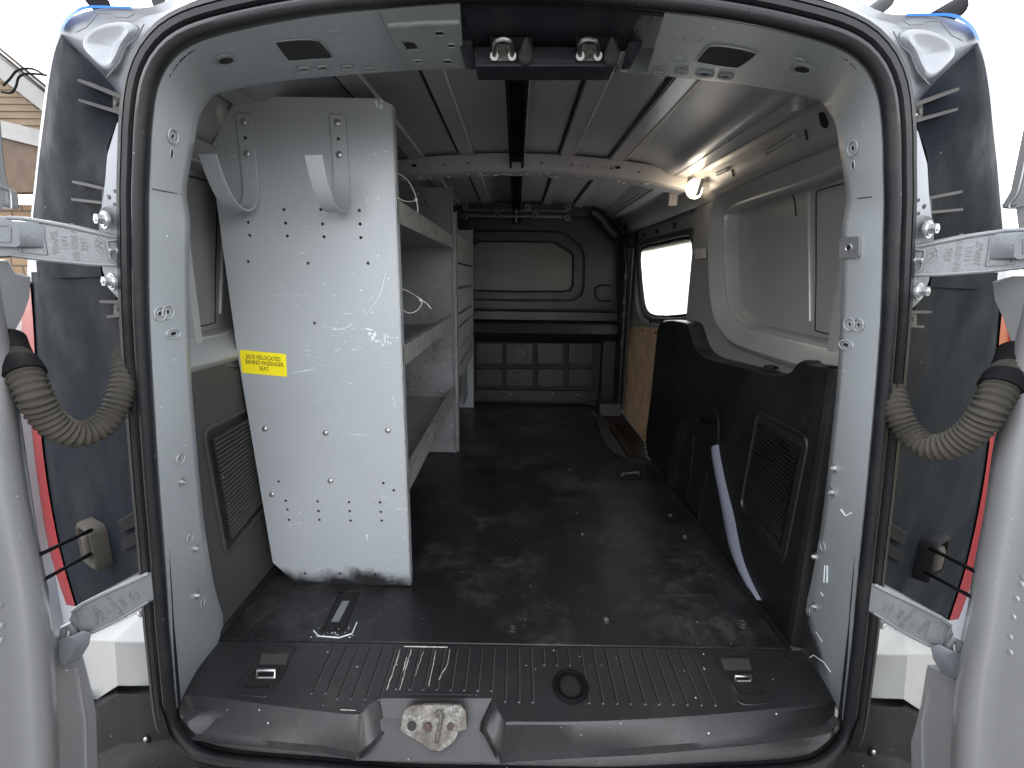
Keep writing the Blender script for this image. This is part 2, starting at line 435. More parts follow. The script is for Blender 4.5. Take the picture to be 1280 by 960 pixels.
# small zinc bracket on the right pillar
p, n = hit(bvR, 1064, 309)
mb = MB(); a, b, _ = basis(n)
mb.plate([p+a*u+b*v+n*.001 for u, v in rrect2(.017, .0145, .003)], n*.003); mb.ringd(p+n*.004, n, .005, .0012); mb.cyl(p, n, .0035, .0045, m=1)
mb.build('bracket_plate', [m_bolt, m_dark], pil['r'])
# scuff marks on the right pillar
mb = MB()
for pts in ([(1015, 708), (1021, 711), (1018, 718)], [(1031, 707), (1030, 728), (1034, 728), (1034, 707)], [(1020, 790), (1028, 802)], [(1012, 822), (1017, 819), (1030, 828), (1038, 840)], [(1051, 637), (1057, 645), (1064, 641)], [(1026, 740), (1029, 745)]):
    q = [hit(bvR, x, y)[0] for x, y in pts]
    if all(p is not None for p in q): mb.tube(q, .0011, 5)
mb.each('paint_scuff', m_chip, pil['r'])

# --- exterior ring between seal and body side
A_ = [(250, 960), (213, 925), (192, 865), (186, 790), (177, 700), (166, 600), (160, 480), (156, 380), (155, 300), (154, 230), (155, 170), (160, 110),
      (170, 74), (190, 40), (216, 14), (264, -6), (334, -22), (480, -40), (640, -48)]
B_ = [(150, 1000), (118, 905), (100, 850), (86, 800), (76, 760), (52, 600), (38, 430), (34, 350), (37, 290), (44, 220), (54, 130), (67, 58),
      (85, 24), (130, 10), (190, 8)]
A3 = [PY(x, y, .700) for x, y in A_]; B3o = [PJ(x, y) for x, y in B_]
zt = B3o[-1].z
B3o += [PY(240, -14, .70), PY(320, -34, .70), PY(480, -52, .70), PY(640, -58, .70)]; B3o[-1].x = 0
A3[-1].x = 0
A3c, B3c = cr(A3, 4), cr(B3o, 4)
A4 = [PJ(x, y) for x, y in A_]; A4[-1].x = 0; A4c = cr(A4, 4)
mb = MB(); C3c = [b+V((0, .03, 0))+outw(b, .012) for b in B3c]
mb.loft([A3c, A4c, [a.lerp(b, .5)+V((0, .004, 0)) for a, b in zip(A4c, B3c)], B3c, C3c])
jl = mb.build('jamb_panel', m_silver, van); bvJ = mb.bvh()
mbm = mb.mir(); jr = mbm.build('jamb_panel', m_silver, van)
# body shell running forward
C2 = [V((p.x*1.12 if abs(p.x) > .4 else p.x, p.y, p.z)) for p in C3c]
full = C3c+mirror_pts(C3c[:-1])[::-1]
mb = MB()
def sh(k, y): return [V((p.x*k, y+(p.y-.75)*.4, p.z)) for p in full]
mb.loft([full, sh(1.03, .86), sh(1.06, 1.1), sh(1.08, 1.7)])
side_open = mb
mb.build('rear_body_shell', m_silver, van)
mb = MB(); zc = V((0, 0, 0))
topr = [p for p in sh(1.08, 1.7) if p.z > 1.06]
mb.loft([[V((p.x, y, p.z+(.012 if y > 1.7 else 0))) for p in topr] for y in (1.7, 2.3, 3.0, 3.9)])
mb.box((-.80, 2.95, .25), (.03, 2.3, 1.5)); mb.build('front_body_shell', m_silver, van)

# black covers, left traced and mirrored
def both(mb, name, mats, par=None, **k):
    a = mb.build(name, mats, par or van, **k); b = mb.mir().build(name, mats, par or van, **k); return a, b
mb = MB()
rows = [((76, 41), (80, 48), (108, 72)), ((66, 66), (76, 72), (132, 98)), ((58, 105), (74, 105), (150, 124)), ((53, 145), (70, 145), (143, 160)), ((47, 190), (63, 190), (134, 185)),
        ((42, 235), (58, 235), (131, 225)), ((36, 292), (50, 292), (125, 292))]
mb.loft([cr([PJ(*r[0], .03) for r in rows], 4), cr([PJ(*r[0], .004) for r in rows], 4), cr([PJ(*r[1], -.014) for r in rows], 4), cr([PJ((r[1][0]+r[2][0])/2, (r[1][1]+r[2][1])/2, -.006) for r in rows], 4), cr([PJ(*r[2], -.008) for r in rows], 4), cr([PJ(*r[2], .01) for r in rows], 4)])
upc = both(mb, 'upper_pillar_cover', m_cover, smooth=60)
mb = MB()
rows = [((39, 340), (54, 340), (126, 343)), ((41, 400), (55, 400), (150, 388)), ((47, 500), (62, 500), (158, 480)), ((58, 600), (74, 600), (166, 600)), ((75, 690), (88, 690), (178, 690)), ((95, 758), (105, 752), (186, 708))]
mb.loft([cr([PJ(*r[0], .03) for r in rows], 4), cr([PJ(*r[0], .0) for r in rows], 4), cr([PJ(*r[1], -.012) for r in rows], 4), cr([PJ((r[1][0]+r[2][0])/2, (r[1][1]+r[2][1])/2, -.003) for r in rows], 4), cr([PJ(*r[2], -.008) for r in rows], 4), cr([PJ(*r[2], .01) for r in rows], 4)])
mb.plate([PJ(x, y, -.010) for x, y in ((45, 326), (125, 330), (127, 346), (47, 348))], V((0, .02, 0)))
loc_ = both(mb, 'lower_pillar_cover', m_cover, smooth=60)
# tail lamps
lin = [(37, 352), (41, 400), (47, 500), (58, 600), (75, 690), (94, 758)]
lmid = [(30, 352), (27, 400), (34, 500), (46, 600), (62, 690), (83, 756)]
lout = [(31, 352), (23, 400), (27, 500), (38, 600), (53, 690), (76, 756)]
lf = [(31, 352), (20, 400), (20, 500), (30, 600), (48, 690), (70, 756)]
def lamp_mb():
    mb = MB()
    r = [cr([PJ(x, y, o) for x, y in l], 5) for l, o in ((lin, .02), (lin, -.006), (lmid, .0), (lout, .02), (lf, .07))]
    mb.loft(r[:3], 0); mb.loft(r[2:4], 1); mb.loft(r[3:], 1); return mb
lm = lamp_mb(); 
lm.build('tail_lamp', [m_red, m_clear], van); rm = lm.mir(); tl = rm.build('tail_lamp', [m_red, m_clear], van)
mb = MB(); q = [(30, 356), (26, 400), (29, 470)]; q2 = [(24, 356), (15, 400), (20, 470)]
mb.loft([cr([PJ(x, y, -.004) for x, y in q], 4), cr([PJ(x, y, .012) for x, y in q2], 4)])
mb.mir().build('indicator_lens', m_amber, tl)
# blue protective film on the shell corner
mb = MB()
mb.loft([cr([PJ(x, y, -.004) for x, y in ((77, 40), (84, 27), (96, 17), (110, 11), (135, 10), (163, 11))], 4), cr([PJ(x, y, -.003) for x, y in ((74, 37), (81, 23), (94, 12), (108, 7), (135, 7), (165, 8))], 4)])
both(mb, 'protective_film', m_blue)
# dished pressing at the roof corner
mb = MB(); c0 = [(106, 58), (116, 40), (140, 30), (166, 29), (172, 40), (160, 58), (152, 76), (142, 90), (130, 88), (116, 74)]
cc = cr([PJ(x, y, .0) for x, y in c0], 4, True); cm = sum(cc, V())/len(cc)
mb.loft([cc, [cm.lerp(p, .94)+V((0, -.005, 0)) for p in cc], [cm.lerp(p, .84)+V((0, -.008, 0)) for p in cc], [cm.lerp(p, .70)+V((0, -.0065, 0)) for p in cc], [cm.lerp(p, .45)+V((0, -.003, 0)) for p in cc], [cm.lerp(p, .2)+V((0, -.0015, 0)) for p in cc], [cm.lerp(p, .02)+V((0, -.001, 0)) for p in cc]], closed=True)
both(mb, 'corner_pressing', m_silver, smooth=80)
mb = MB()
mb.tube([PJ(x, y, -.003) for x, y in ((95, 40), (108, 34), (118, 22), (122, 16), (138, 17), (145, 21), (160, 22), (168, 17))], .0007, 5)
mb.tube([PJ(x, y, -.003) for x, y in ((133, 97), (150, 78), (158, 58), (170, 48), (180, 30))], .0009, 5)
both(mb, 'panel_seam', m_castd)
mb = MB(); mb.plate([PJ(x, y, -.016) for x, y in ((146, 150), (152, 150), (152, 264), (125, 264), (130, 228), (133, 192))], V((.005, .012, 0)))
both(mb, 'jamb_bright_strip', m_silver, bevel=.003)  # added proud silver strip, brightens the jamb where it falls in shade
# clips
def clip(pr, blk):
    mb = MB()
    for a, b in pr:
        pa, pb = PJ(*a, -.020), PJ(*b, -.020); u = (pb-pa).normalized(); w = V((0, 0, .0016))
        mb.plate([pa-w, pb-w*1.4, pb+w*1.4, pa+w], V((.009, .016, 0)))
    mb.plate([PJ(x, y, -.014) for x, y in blk], V((.004, .010, 0)))
    x = sum(p[0] for p in blk)/4; y = sum(p[1] for p in blk)/4
    mb.cyl(PJ(x, y, -.014), V((-.5, -1, 0)), .003, .002, m=1)
    return mb
for pr, blk in (([((97, 100), (150, 121)), ((98, 125), (150, 141))], [(141, 117), (151, 121), (151, 141), (141, 138)]),
                ([((90, 227), (148, 240)), ((89, 249), (148, 256))], [(127, 236), (148, 240), (148, 256), (127, 254)]),
                ([((124, 377), (153, 378)), ((133, 396), (153, 394))], [(142, 378), (153, 378), (153, 394), (142, 395)])):
    mb = clip(pr, blk); mb.build('cover_clip', [m_trim, m_trim], van); mb.mir().build('cover_clip', [m_trim, m_trim], van)

# --- hinges
HN = (-.68, 1, 0)
def PH(px, py, off=0.0): return PP(px, py, HN, 1.036+off)
def emboss(mb, c, u, v, n, lines, s=.0075, mirror=False):
    for i, (t, off) in enumerate(lines):
        mb = text_mb(t, s, lambda co, off=off: c+u*(co.x*(-1 if mirror else 1))+v*(co.y+off)+n*(co.z+.0003), ext=.0006, mb=mb)
    return mb
def hinge_upper():
    mb = MB()
    arm = [(150, 297), (124, 291), (80, 281), (35, 273), (8, 271), (-20, 268), (-20, 322), (14, 320), (60, 326), (110, 331), (150, 333)]
    mb.plate([PH(x, y, 0) for x, y in arm], V((.009, .014, 0)))
    # raised ribs round the pocket
    for pts in ([(22, 281), (52, 285), (58, 318), (26, 315)],):
        mb.tube([PH(x, y, -.0005) for x, y in pts], .0022, 6, closed=True)
    mb.tube([PH(x, y, 0) for x, y in ((150, 298), (124, 292), (80, 282), (35, 274), (8, 272))], .003, 6)
    mb.tube([PH(x, y, 0) for x, y in ((150, 332), (110, 330), (60, 325), (14, 319))], .003, 6)
    mb.tube([PH(x, y, -.001) for x, y in ((150, 300), (134, 301), (136, 312), (138, 324), (150, 332))], .0025, 6)
    base = [(123, 268), (126, 260), (134, 257), (144, 261), (152, 275), (154, 300), (154, 375), (146, 372), (137, 362), (132, 350), (128, 338), (124, 300)]
    mb.plate([PJ(x, y, -.018) for x, y in base], V((.006, .010, 0)))
    return mb
def hinge_lower():
    mb = MB()
    arm = [(186, 716), (160, 728), (130, 741), (104, 754), (90, 764), (86, 776), (92, 790), (99, 797), (120, 789), (150, 774), (186, 752)]
    P2 = lambda x, y, o=0: PP(x, y, HN, 1.036-.012+o)
    mb.plate([P2(x, y) for x, y in arm], V((.009, .014, 0)))
    mb.tube([P2(x, y) for x, y in ((186, 717), (160, 729), (130, 742), (104, 755), (90, 765))], .0032, 6)
    mb.tube([P2(x, y) for x, y in ((99, 796), (120, 788), (150, 773), (186, 751))], .0028, 6)
    mb.tube([P2(x, y, -.0005) for x, y in ((95, 766), (118, 757), (122, 780), (101, 789))], .0018, 6, closed=True)
    # hooked knuckle on the door side
    mb.tube([P2(x, y, -.004) for x, y in ((80, 822), (90, 800), (92, 788), (86, 780), (80, 784), (79, 796))], .0045, 8)
    return mb
ov = [(math.cos(2*math.pi*k/24), math.sin(2*math.pi*k/24)) for k in range(24)]
def hinge(builder, centre, tilt, bolts, lines, right):
    mb = builder(); fl = right
    n = V(HN).normalized()*-1; u0 = V((1, .68, 0)).normalized(); z = V((0, 0, 1))
    u = (u0*math.cos(tilt)+z*math.sin(tilt)); w = n.cross(u)*-1
    if w.z < 0: w = -w
    h = (mb.mir() if fl else mb).build('hinge', m_cast, van, bevel=.0012)
    # cast marks: run vertically on the arm
    c = centre
    em = MB()
    def place(co, cx, cy, base):                      # text baseline runs along w (up), lines stack along u
        return base+w*(co.x+cy)*1.0+u*(-(co.y)+cx)*(1)+n*(co.z+.0006)
    for i, t in enumerate(lines):
        em = text_mb(t, .0085, lambda co, i=i: place(co, (i-1.5)*-.0095 - .006, 0, c), ext=.0007, mb=em)
    e = [c+u*(.0235+.0045*a)+w*(.0095*b)+n*.0004 for a, b in ov]; em.tube(e, .0007, 5, closed=True)
    em.tube([c+u*(.0235+.0025*math.sin(k*1.3))+w*(-.006+.012*k/9)+n*.0004 for k in range(10)], .0006, 4)
    if fl:                                            # re-mirror so lettering reads the same way round as cast
        em2 = MB(); em2.v = [V((-p.x, p.y, p.z)) for p in em.v]; em2.f = em.f; em2.m = em.m; em = em2
    em.build('cast_mark', m_cast, h, fix=False)
    for (x, y, s) in bolts:
        p = PJ(x, y, -.020); nn = V((-.5, -1, .05)).normalized()
        q = MB(); q.cyl(p, nn, .0115*s, .003); q.cyl(p, nn, .0098*s, .005, r2=.0085*s); q.cyl(p, nn, .0068*s, .012, n=6); q.dome(p+nn*.012, nn, .004*s, .001)
        (q.mir() if fl else q).build('bolt', m_bolt, h)
    # door-side block
    return h
cu_ = PH(95, 304); cl_ = PP(146, 757, HN, 1.024)
for right in (False, True):
    hinge(hinge_upper, cu_, R(-2), ((133, 275, 1), (142, 352, 1), (150, 314, .5)), ['2297', 'AV6 V268 AD', '11/11', 'YDAP2L'], right)
    hinge(hinge_lower, cl_, R(20), ((183, 763, .9),), ['2092', 'AV6 A268 AC', '1/11', '9162A'], right)
mb = MB()
mb.plate([PH(x, y, -.014) for x, y in ((-25, 272), (14, 275), (23, 281), (25, 306), (20, 309), (-25, 306))], V((.012, .020, 0)))
mb.tube([PH(x, y, -.0145) for x, y in ((-20, 281), (10, 282), (13, 284), (13, 302), (10, 303), (-20, 300))], .001, 5)
mb.plate([PP(x, y, HN, 1.005) for x, y in ((74, 800), (86, 797), (95, 800), (92, 815), (80, 834), (74, 826))], V((.01, .014, 0)))
for q in (mb, mb.mir()): q.each('hinge_knuckle', m_castd, van, bevel=.0015)

# silver faceted step under the lower hinge, black bumper beneath
def facets():
    mb = MB(); P = lambda x, y, o: PJ(x, y, o)
    a, b, c, d = P(143, 802, -.055), P(190, 803, -.020), P(190, 857, -.020), P(147, 857, -.050)
    e, f, g, h2, k = P(121, 874, -.012), P(98, 800, -.006), P(150, 778, -.012), P(190, 758, -.002), P(108, 845, -.006)
    mb.add([a, b, c, d, e, f, g, h2, k], [(0, 1, 2, 3), (0, 3, 4), (0, 4, 8), (0, 8, 5), (0, 5, 6), (0, 6, 7, 1)]); return mb
m_gus = mat('gusset_paint', (.22, .225, .225), .45, 0, .06, speck=.2, dirt=(.2, .2, .12), dscale=9, dthr=(.6, .8))
both(facets(), 'corner_gusset', m_gus, smooth=20, bevel=.002)
mb = MB()
top = [(100, 868), (121, 874), (147, 858), (190, 857)]
mb.loft([[PJ(x, y, .0) for x, y in top], [PJ(x, y, -.045) for x, y in ((98, 876), (121, 883), (147, 868), (196, 868))],
         [PJ(x, y, -.055) for x, y in ((96, 940), (118, 945), (152, 930), (214, 925))], [PJ(x, y, -.115) for x, y in ((70, 985), (110, 985), (160, 965), (235, 948))], [PJ(x, y, -.20) for x, y in ((30, 1060), (110, 1060), (180, 1040), (290, 1020))]])
p1 = PJ(185, 922, -.055)
mb.cyl(p1, V((-.3, -1, .1)), .008, .003, m=0); mb.cyl(p1, V((-.3, -1, .1)), .0045, .006, n=6, m=1)
both(mb, 'bumper_end', [m_bump, m_bolt], smooth=35, bevel=.004)
mb = MB()
xs = [-.56, -.42, -.28, -.12, 0, .12, .28, .42, .56]
mb.loft([[V((x, .655, -.115)) for x in xs], [V((x, .60, -.125)) for x in xs], [V((x, .555, -.14)) for x in xs], [V((x, .545, -.17)) for x in xs], [V((x, .55, -.42)) for x in xs]])
mb.build('bumper', m_bump, van, smooth=60)

# --- hoses
def hose(pts, boot):
    path = cr([PP(x, y, (0, 1, 0), Y) for x, y, Y in pts], 12); path = resample(path, 260); rr = []
    for i in range(len(path)):
        t = i/(len(path)-1); base = .0185-.004*t
        if t < boot: base = .0195; rr.append(base)
        elif boot+.06 < t < boot+.12: rr.append(base+.0008)
        else: rr.append(base*(1+.10*math.sin(t*2*math.pi*44)))
    mb = MB(); k = int(len(path)*boot)
    mb.tube(path[:k+1], rr[:k+1], 20, m=1); mb.tube(path[k:], rr[k:], 20, m=0)
    a, b = int(len(path)*(boot+.06)), int(len(path)*(boot+.12)); mb.tube(path[a:b], [.0215]*(b-a), 20, m=1)
    return mb
hose([(8, 425, .60), (16, 446, .585), (30, 468, .57), (42, 492, .565), (54, 515, .57), (72, 534, .58), (95, 543, .595), (120, 537, .615), (140, 518, .635), (152, 490, .65), (157, 460, .668), (158, 440, .69)], .10).build('cable_conduit', [m_hose, m_hoseb], van, smooth=60)
hose([(1272, 440, .60), (1264, 462, .585), (1250, 486, .57), (1238, 508, .565), (1224, 530, .57), (1205, 548, .58), (1180, 559, .595), (1155, 556, .615), (1134, 538, .635), (1121, 512, .65), (1115, 485, .668), (1112, 465, .69)], .10).build('cable_conduit', [m_hose, m_hoseb], van, smooth=60)

# --- door check boxes with two rods
def check_box():
    mb = MB()
    ctr = PJ(120, 679, -.014); n = V((-.5145, -.857, 0)); u = V((.857, -.5145, 0)); w = V((0, 0, 1))
    def ring(hw, hh, r, o): return [ctr+u*a+w*b+n*o for a, b in rrect2(hw, hh, r)]
    mb.loft([ring(.037, .043, .014, -.01), ring(.036, .042, .014, .012), ring(.032, .038, .012, .016), ring(.027, .033, .010, .015), ring(.023, .029, .009, .002), ring(.018, .024, .007, .002)], closed=True)
    mb.add(ring(.018, .024, .007, .002), [tuple(range(24))])
    return mb, ctr, n, u, w
mb, cb, n_, u_, w_ = check_box()
def both3(f, *a, **k): pass
for right in (False, True):
    q = mb.mir() if right else mb
    o = q.build('door_check_boot', m_hose if not right else m_hoseb, van, smooth=50)
    k = MB(); r = [[cb+u_*(a-.003)+w_*b+n_*off for a, b in rrect2(hw, hh, .005)] for hw, hh, off in ((.013, .024, .001), (.0125, .0235, .014), (.008, .019, .018))]
    k.loft(r, closed=True); k.add(r[-1], [tuple(range(24))])
    (k.mir() if right else k).build('check_block', m_hose, o, smooth=50)
    rods = [((113, 663), (48, 694)), ((112, 693), (52, 726))] if not right else [((1164, 686), (1222, 716)), ((1158, 716), (1216, 747))]
    for a, b in rods:
        if not right: pa = PJ(*a, -.034); pb = PX(*b, -.612)
        else:
            pa = PP(*a, (-.6, 1, 0), .356-.034); pb = PX(*b, .612)
        t = MB(); t.tube([pa, pa.lerp(pb, .25), pb], [.0042, .0030, .0028], 8); t.build('check_rod', m_hoseb, o)
    s = MB(); s.plate([PJ(x, y, -.016) for x, y in ((146, 652), (172, 636), (180, 642), (180, 652), (150, 668))], V((.004, .012, 0)))
    s.plate([PJ(x, y, -.016) for x, y in ((150, 676), (174, 662), (184, 666), (184, 674), (152, 690))], V((.004, .012, 0)))
    (s.mir() if right else s).build('check_bracket', m_hoseb, o, bevel=.002)

# --- rear doors
def door(right, edge, flange, up):
    s = 1 if right else -1
    sh_ = lambda x, d: x+(d if right else -d)
    mb = MB(); e = cr([V((x, y, 0)) for x, y in edge], 5)
    rails = []
    for d, xx in ((-3, .640), (-1, .625), (0, .618), (3, .609), (9, .604), (26, .600), (34, .603), (60, .606), (140, .606), (700, .606)):
        rr = []
        for p in e:
            q = PX(sh_(p.x, max(d, 0)), p.y, s*xx)
            if d == 700: q = V((s*xx, -.15, q.z))
            rr.append(q)
        rails.append(rr)
    # keep Y monotonic for the long flat part
    mb.loft(rails)
    o = mb.build('rear_door', m_door, van, smooth=60)
    f = MB()
    fx = .646
    pts = [PX(x, y, s*fx) for x, y in flange]
    lo, hi = pts[0], pts[-1]
    pts = pts+[V((s*fx, -.15, hi.z)), V((s*fx, -.15, lo.z))]
    f.plate(pts, V((s*.03, 0, 0))); fo = f.build('inner_flange', m_door, o, bevel=.003)
    g = MB(); g.tube([PX(x, y, s*(fx-.001)) for x, y in up], .0016, 6); g.build('hem_seam', m_door, o)
    return o
dl = door(False, [(-2, 320), (2, 365), (12, 425), (22, 480), (25, 540), (34, 610), (45, 665), (57, 720), (66, 790), (71, 860), (76, 960), (80, 1010)],
          [(126, 1010), (124, 960), (122, 888), (113, 850), (104, 815), (88, 800), (70, 792), (62, 735), (51, 680), (39, 600), (28, 520), (17, 468), (13, 440), (17, 418), (31, 392), (38, 372), (40, 345), (20, 340), (12, 325)],
          [(108, 1000), (108, 960), (107, 905), (100, 860), (96, 835), (84, 838)])
dr = door(True, [(1284, 340), (1278, 385), (1268, 430), (1257, 480), (1250, 520), (1241, 560), (1230, 640), (1215, 720), (1206, 790), (1192, 870), (1187, 960), (1184, 1010)],
          [(1136, 1010), (1138, 960), (1137, 925), (1150, 880), (1156, 840), (1158, 830), (1176, 838), (1200, 805), (1204, 780), (1214, 730), (1222, 680), (1236, 600), (1246, 520), (1252, 480), (1258, 462), (1262, 450), (1262, 425), (1252, 395), (1240, 370), (1238, 352), (1262, 345)],
          [(1152, 1000), (1153, 960), (1152, 905), (1160, 868), (1164, 860), (1178, 868)])
for s, pts, d in ((-1, [(-60, 40), (-8, 60), (2, 150), (8, 212), (13, 235), (24, 240), (26, 262), (6, 258), (2, 268), (-60, 262)], dl), (1, [(1340, 60), (1288, 110), (1276, 170), (1262, 238), (1252, 255), (1252, 262), (1268, 258), (1272, 290), (1340, 285)], dr)):
    f = MB(); f.plate([PX(x, y, s*.646) for x, y in pts], V((s*.03, 0, 0))); f.build('window_frame', m_door, d, bevel=.003)
    c = cr([PX(x, y, s*.644) for x, y in pts[1:7]], 4); c = [p+V((0, -.012, 0)) for p in c]
    g = MB(); g.tube(c, .0012, 6); g.build('hem_seam', m_door, d)
# dimples on the right door
mb = MB()
for x, y in ((1276, 730), (1270, 748), (1266, 771), (1262, 796), (1262, 815), (1279, 722)):
    mb.dome(PX(x, y, .606), V((-1, 0, 0)), .004, .0012)
for pts in ([(1216, 738), (1222, 746), (1238, 764)], [(1228, 757), (1236, 770)], [(1206, 780), (1218, 796), (1231, 812)]):
    pass
mb.each('pressed_dimple', m_door, dr)
mb = MB()
for x, y in ((1, 757), (3, 782), (3, 800)): mb.dome(PX(x, y, -.606), V((1, 0, 0)), .004, .0012)
mb.each('pressed_dimple', m_door, dl)

# --- roof rack ends above the shell
mb = MB()
a, b = PP(1196, 10, (0, 1, 0), .98), PP(1165, 30, (0, 1, 0), .80)
mb.tube([a+(a-b)*.12, a, b], [.006, .016, .015], 14, m=0)
a, b = PY(1108, 2, .90), PY(1080, 24, .74)
mb.tube([a, b], .011, 14, m=1); mb.dome(a, a-b, .011, .004, m=1)
mb.plate([PY(x, y, .76) for x, y in ((1082, 24), (1124, 22), (1124, 28), (1104, 34), (1086, 30))], V((0, .05, 0)), m=0)
a, b = PY(124, 4, .80), PY(112, -8, .95); mb.tube([b, a], .014, 12, m=0)
a, b = PY(199, 4, .75), PY(196, -12, .95); mb.tube([b, a], .009, 12, m=1)
mb.plate([PY(x, y, .76) for x, y in ((168, 10), (205, 8), (205, 14), (172, 17))], V((0, .05, 0)), m=0)
mb.each('roof_rack', [mat('matte_black_rack', (.022, .022, .025), .9, spec=.0), mat('matte_grey_rack', (.06, .062, .065), .8, spec=.0)], van, smooth=40)

# ------------------------------------------------------------------ load bay
def roof_z(x): return 1.142-.16*x*x
# roof skin with pressed bands
mb = MB(); bands = [(.140, .185), (.303, .350)]
xs = []
def prof():
    pts = []
    for s in (-1, 1):
        for a, b in bands:
            lo, hi = (a, b) if s > 0 else (-b, -a)
            pts += [(lo-.002, 0), (lo+.002, .011), (hi-.004, .009), (hi, 0)]
    for x in [-.60, -.5, -.42, -.25, -.08, 0, .08, .25, .42, .5, .60]: pts.append((x, 0))
    return sorted(pts)
pr = prof()
mb.loft([[V((x, y, roof_z(x)-d)) for x, d in pr] for y in (.80, 1.2, 1.6, 2.0, 2.4, 2.86)])
mb.loft([[V((x, y, roof_z(x)+.02)) for x, d in pr] for y in (.80, 2.86)])
roof = mb.build('roof_lining', m_roof, van, smooth=25)
mb = MB()
for s in (-1, 1):
    for a, b in bands:
        lo, hi = (a, b) if s > 0 else (-b, -a)
        for yy0, yy1 in ((.82, 1.66), (1.75, 2.7)):
            mb.tube([V((hi-.0015, yy0, roof_z(hi)-.010)), V((hi-.0015, yy1, roof_z(hi)-.010))], .0024, 6)
mb.each('roof_band_highlight', m_plast, roof)  # pale tube paints the lit right edge of each band
mb = MB()
for s in (-1, 1):
    for a, b in bands:
        lo = a if s > 0 else -b
        mb.box((lo-.004, 1.25, roof_z(lo)-.002), (.009, .85, .004)); mb.box((lo-.004, 2.2, roof_z(lo)-.002), (.009, .9, .004))
mb.each('roof_band_shade', m_dark, roof)  # dark strip paints the shaded left edge of each band
# central channel
mb = MB()
for y0, y1, in ((.84, 2.75),):
    mb.box((0, (y0+y1)/2, 1.118), (.030, y1-y0, .02), m=0)
    for s in (-1, 1):
        mb.box((s*.019, (y0+y1)/2, 1.108), (.006, y1-y0, .038), m=0); mb.box((s*.0235, (y0+y1)/2, 1.126), (.003, y1-y0, .006), m=1)
mb.box((.0, 2.74, 1.055), (.05, .03, .05), m=0); mb.tube([V((0, 2.70, 1.09)), V((0, 2.70, 1.03))], .004, 8, m=1)
mb.build('roof_channel', [m_hoseb, m_bow], van, bevel=.001)
# roof bow
mb = MB(); xs = [-.56+1.12*i/40 for i in range(41)]
def bow(Y, z0, z1, dep, m=0, m2=None):
    def L(dy, dz): return [V((x, Y+dy, roof_z(x)+dz+(.01*max(0, abs(x)-.42)*-4))) for x in xs]
    mb.loft([L(0, z0), L(-.004, z0-.012), L(-.004, z1+.006), L(.004, z1), L(dep, z1), L(dep, z0)], m)
bow(1.69, -.006, -.062, .07)
for x in (-.40, -.24, -.16, .02+.06, .18, .31, .40):
    mb.cyl(V((x, 1.685, roof_z(x)-.035)), V((0, -1, 0)), .003, .0022, m=1, n=10)
for x in (-.30, -.285, -.23, .215, .235, .285):
    mb.cyl(V((x, 1.685, roof_z(x)-.036)), V((0, -1, 0)), .002, .0022, m=1, n=8)
for x in (-.335, .33): mb.box((x, 1.684, roof_z(x)-.03), (.016, .003, .008), m=1)
for x in (-.155, .145): mb.box((x, 1.683, roof_z(x)-.034), (.003, .004, .045), m=0)
mb.build('roof_bow', [m_bow, m_dark], van, smooth=30)
mb = MB()
for i in range(36):
    x = -.45+.9*random.random(); mb.box((x, 1.69+random.random()*.05, roof_z(x)-.066), (.006+.012*random.random(), .008, .004), Matrix.Rotation(random.random()*.6, 3, 'Z'))
mb.each('sealant_blob', m_bow, van)
# front header over the bulkhead
mb = MB()
mb.box((0, 2.78, 1.10), (1.2, .10, .06), m=0)
mb.tube([V((-.30, 2.68, 1.058)), V((.28, 2.68, 1.058))], .008, 8, m=1)
mb.tube([V((-.30, 2.72, 1.092)), V((.28, 2.72, 1.092))], .006, 8, m=1)
for x, z in ((-.27, 1.050), (.27, 1.050), (.27, 1.105), (-.27, 1.105), (.06, 1.10), (-.10, 1.06), (.10, 1.06)):
    mb.cyl(V((x, 2.66, z)), V((0, -1, 0)), .016, .012, m=1); mb.cyl(V((x, 2.66, z)), V((0, -1, 0)), .008, .016, m=0)
mb.build('front_header', [m_bulk, m_castd], van, bevel=.002)

# latch housing in the header (off centre)
mb = MB()
H = lambda x, y, Y: PY(x, y, Y)
# dished back
mb.loft([[H(566, -6, .664), H(690, -10, .664), H(818, -6, .664)], [H(575, 10, .69), H(690, 6, .69), H(808, 10, .69)], [H(585, 30, .72), H(690, 27, .72), H(795, 30, .72)],
         [H(583, 44, .775), H(690, 44, .775), H(790, 46, .775)], [H(590, 62, .80), H(690, 62, .80), H(782, 64, .80)]], 0)
mb.plate([H(594, 58, .775), H(594, 83, .775), H(770, 83, .775), H(776, 60, .775), H(690, 58, .775)], V((0, .05, 0)), m=0)
mb.loft([[H(596, 79, .774), H(772, 79, .774)], [H(598, 90, .80), H(770, 90, .80)], [H(598, 84, .87), H(770, 84, .87)]], 0)
mb.plate([H(566, -6, .662), H(578, 2, .68), H(590, 50, .775), H(596, 86, .80), H(585, 84, .80), H(575, 50, .77), H(562, -6, .662)], V((-.004, .006, .0)), m=0)
mb.plate([H(818, -6, .662), H(806, 8, .68), H(786, 52, .775), H(776, 86, .80), H(786, 84, .80), H(802, 50, .77), H(824, -6, .662)], V((.004, .006, .0)), m=0)
for pts in ([(485, 31), (530, 28), (574, 27)],):
    q = [hit(bvF, x, y)[0] for x, y in pts]; k = MB(); k.tube([p for p in q if p is not None], .004, 8); k.build('pressed_fold', m_pillar, pil['l'])
q = [hit(bvR, x, y)[0] for x, y in ((810, 14), (800, 40), (790, 62), (780, 88))]; q = [p for p in q if p is not None]
if len(q) > 1: k = MB(); k.tube(q, .0025, 6); k.build('pressed_fold', m_plast, pil['r'])
hs = mb.build('latch_housing', m_hous, van, smooth=40, bevel=.002)
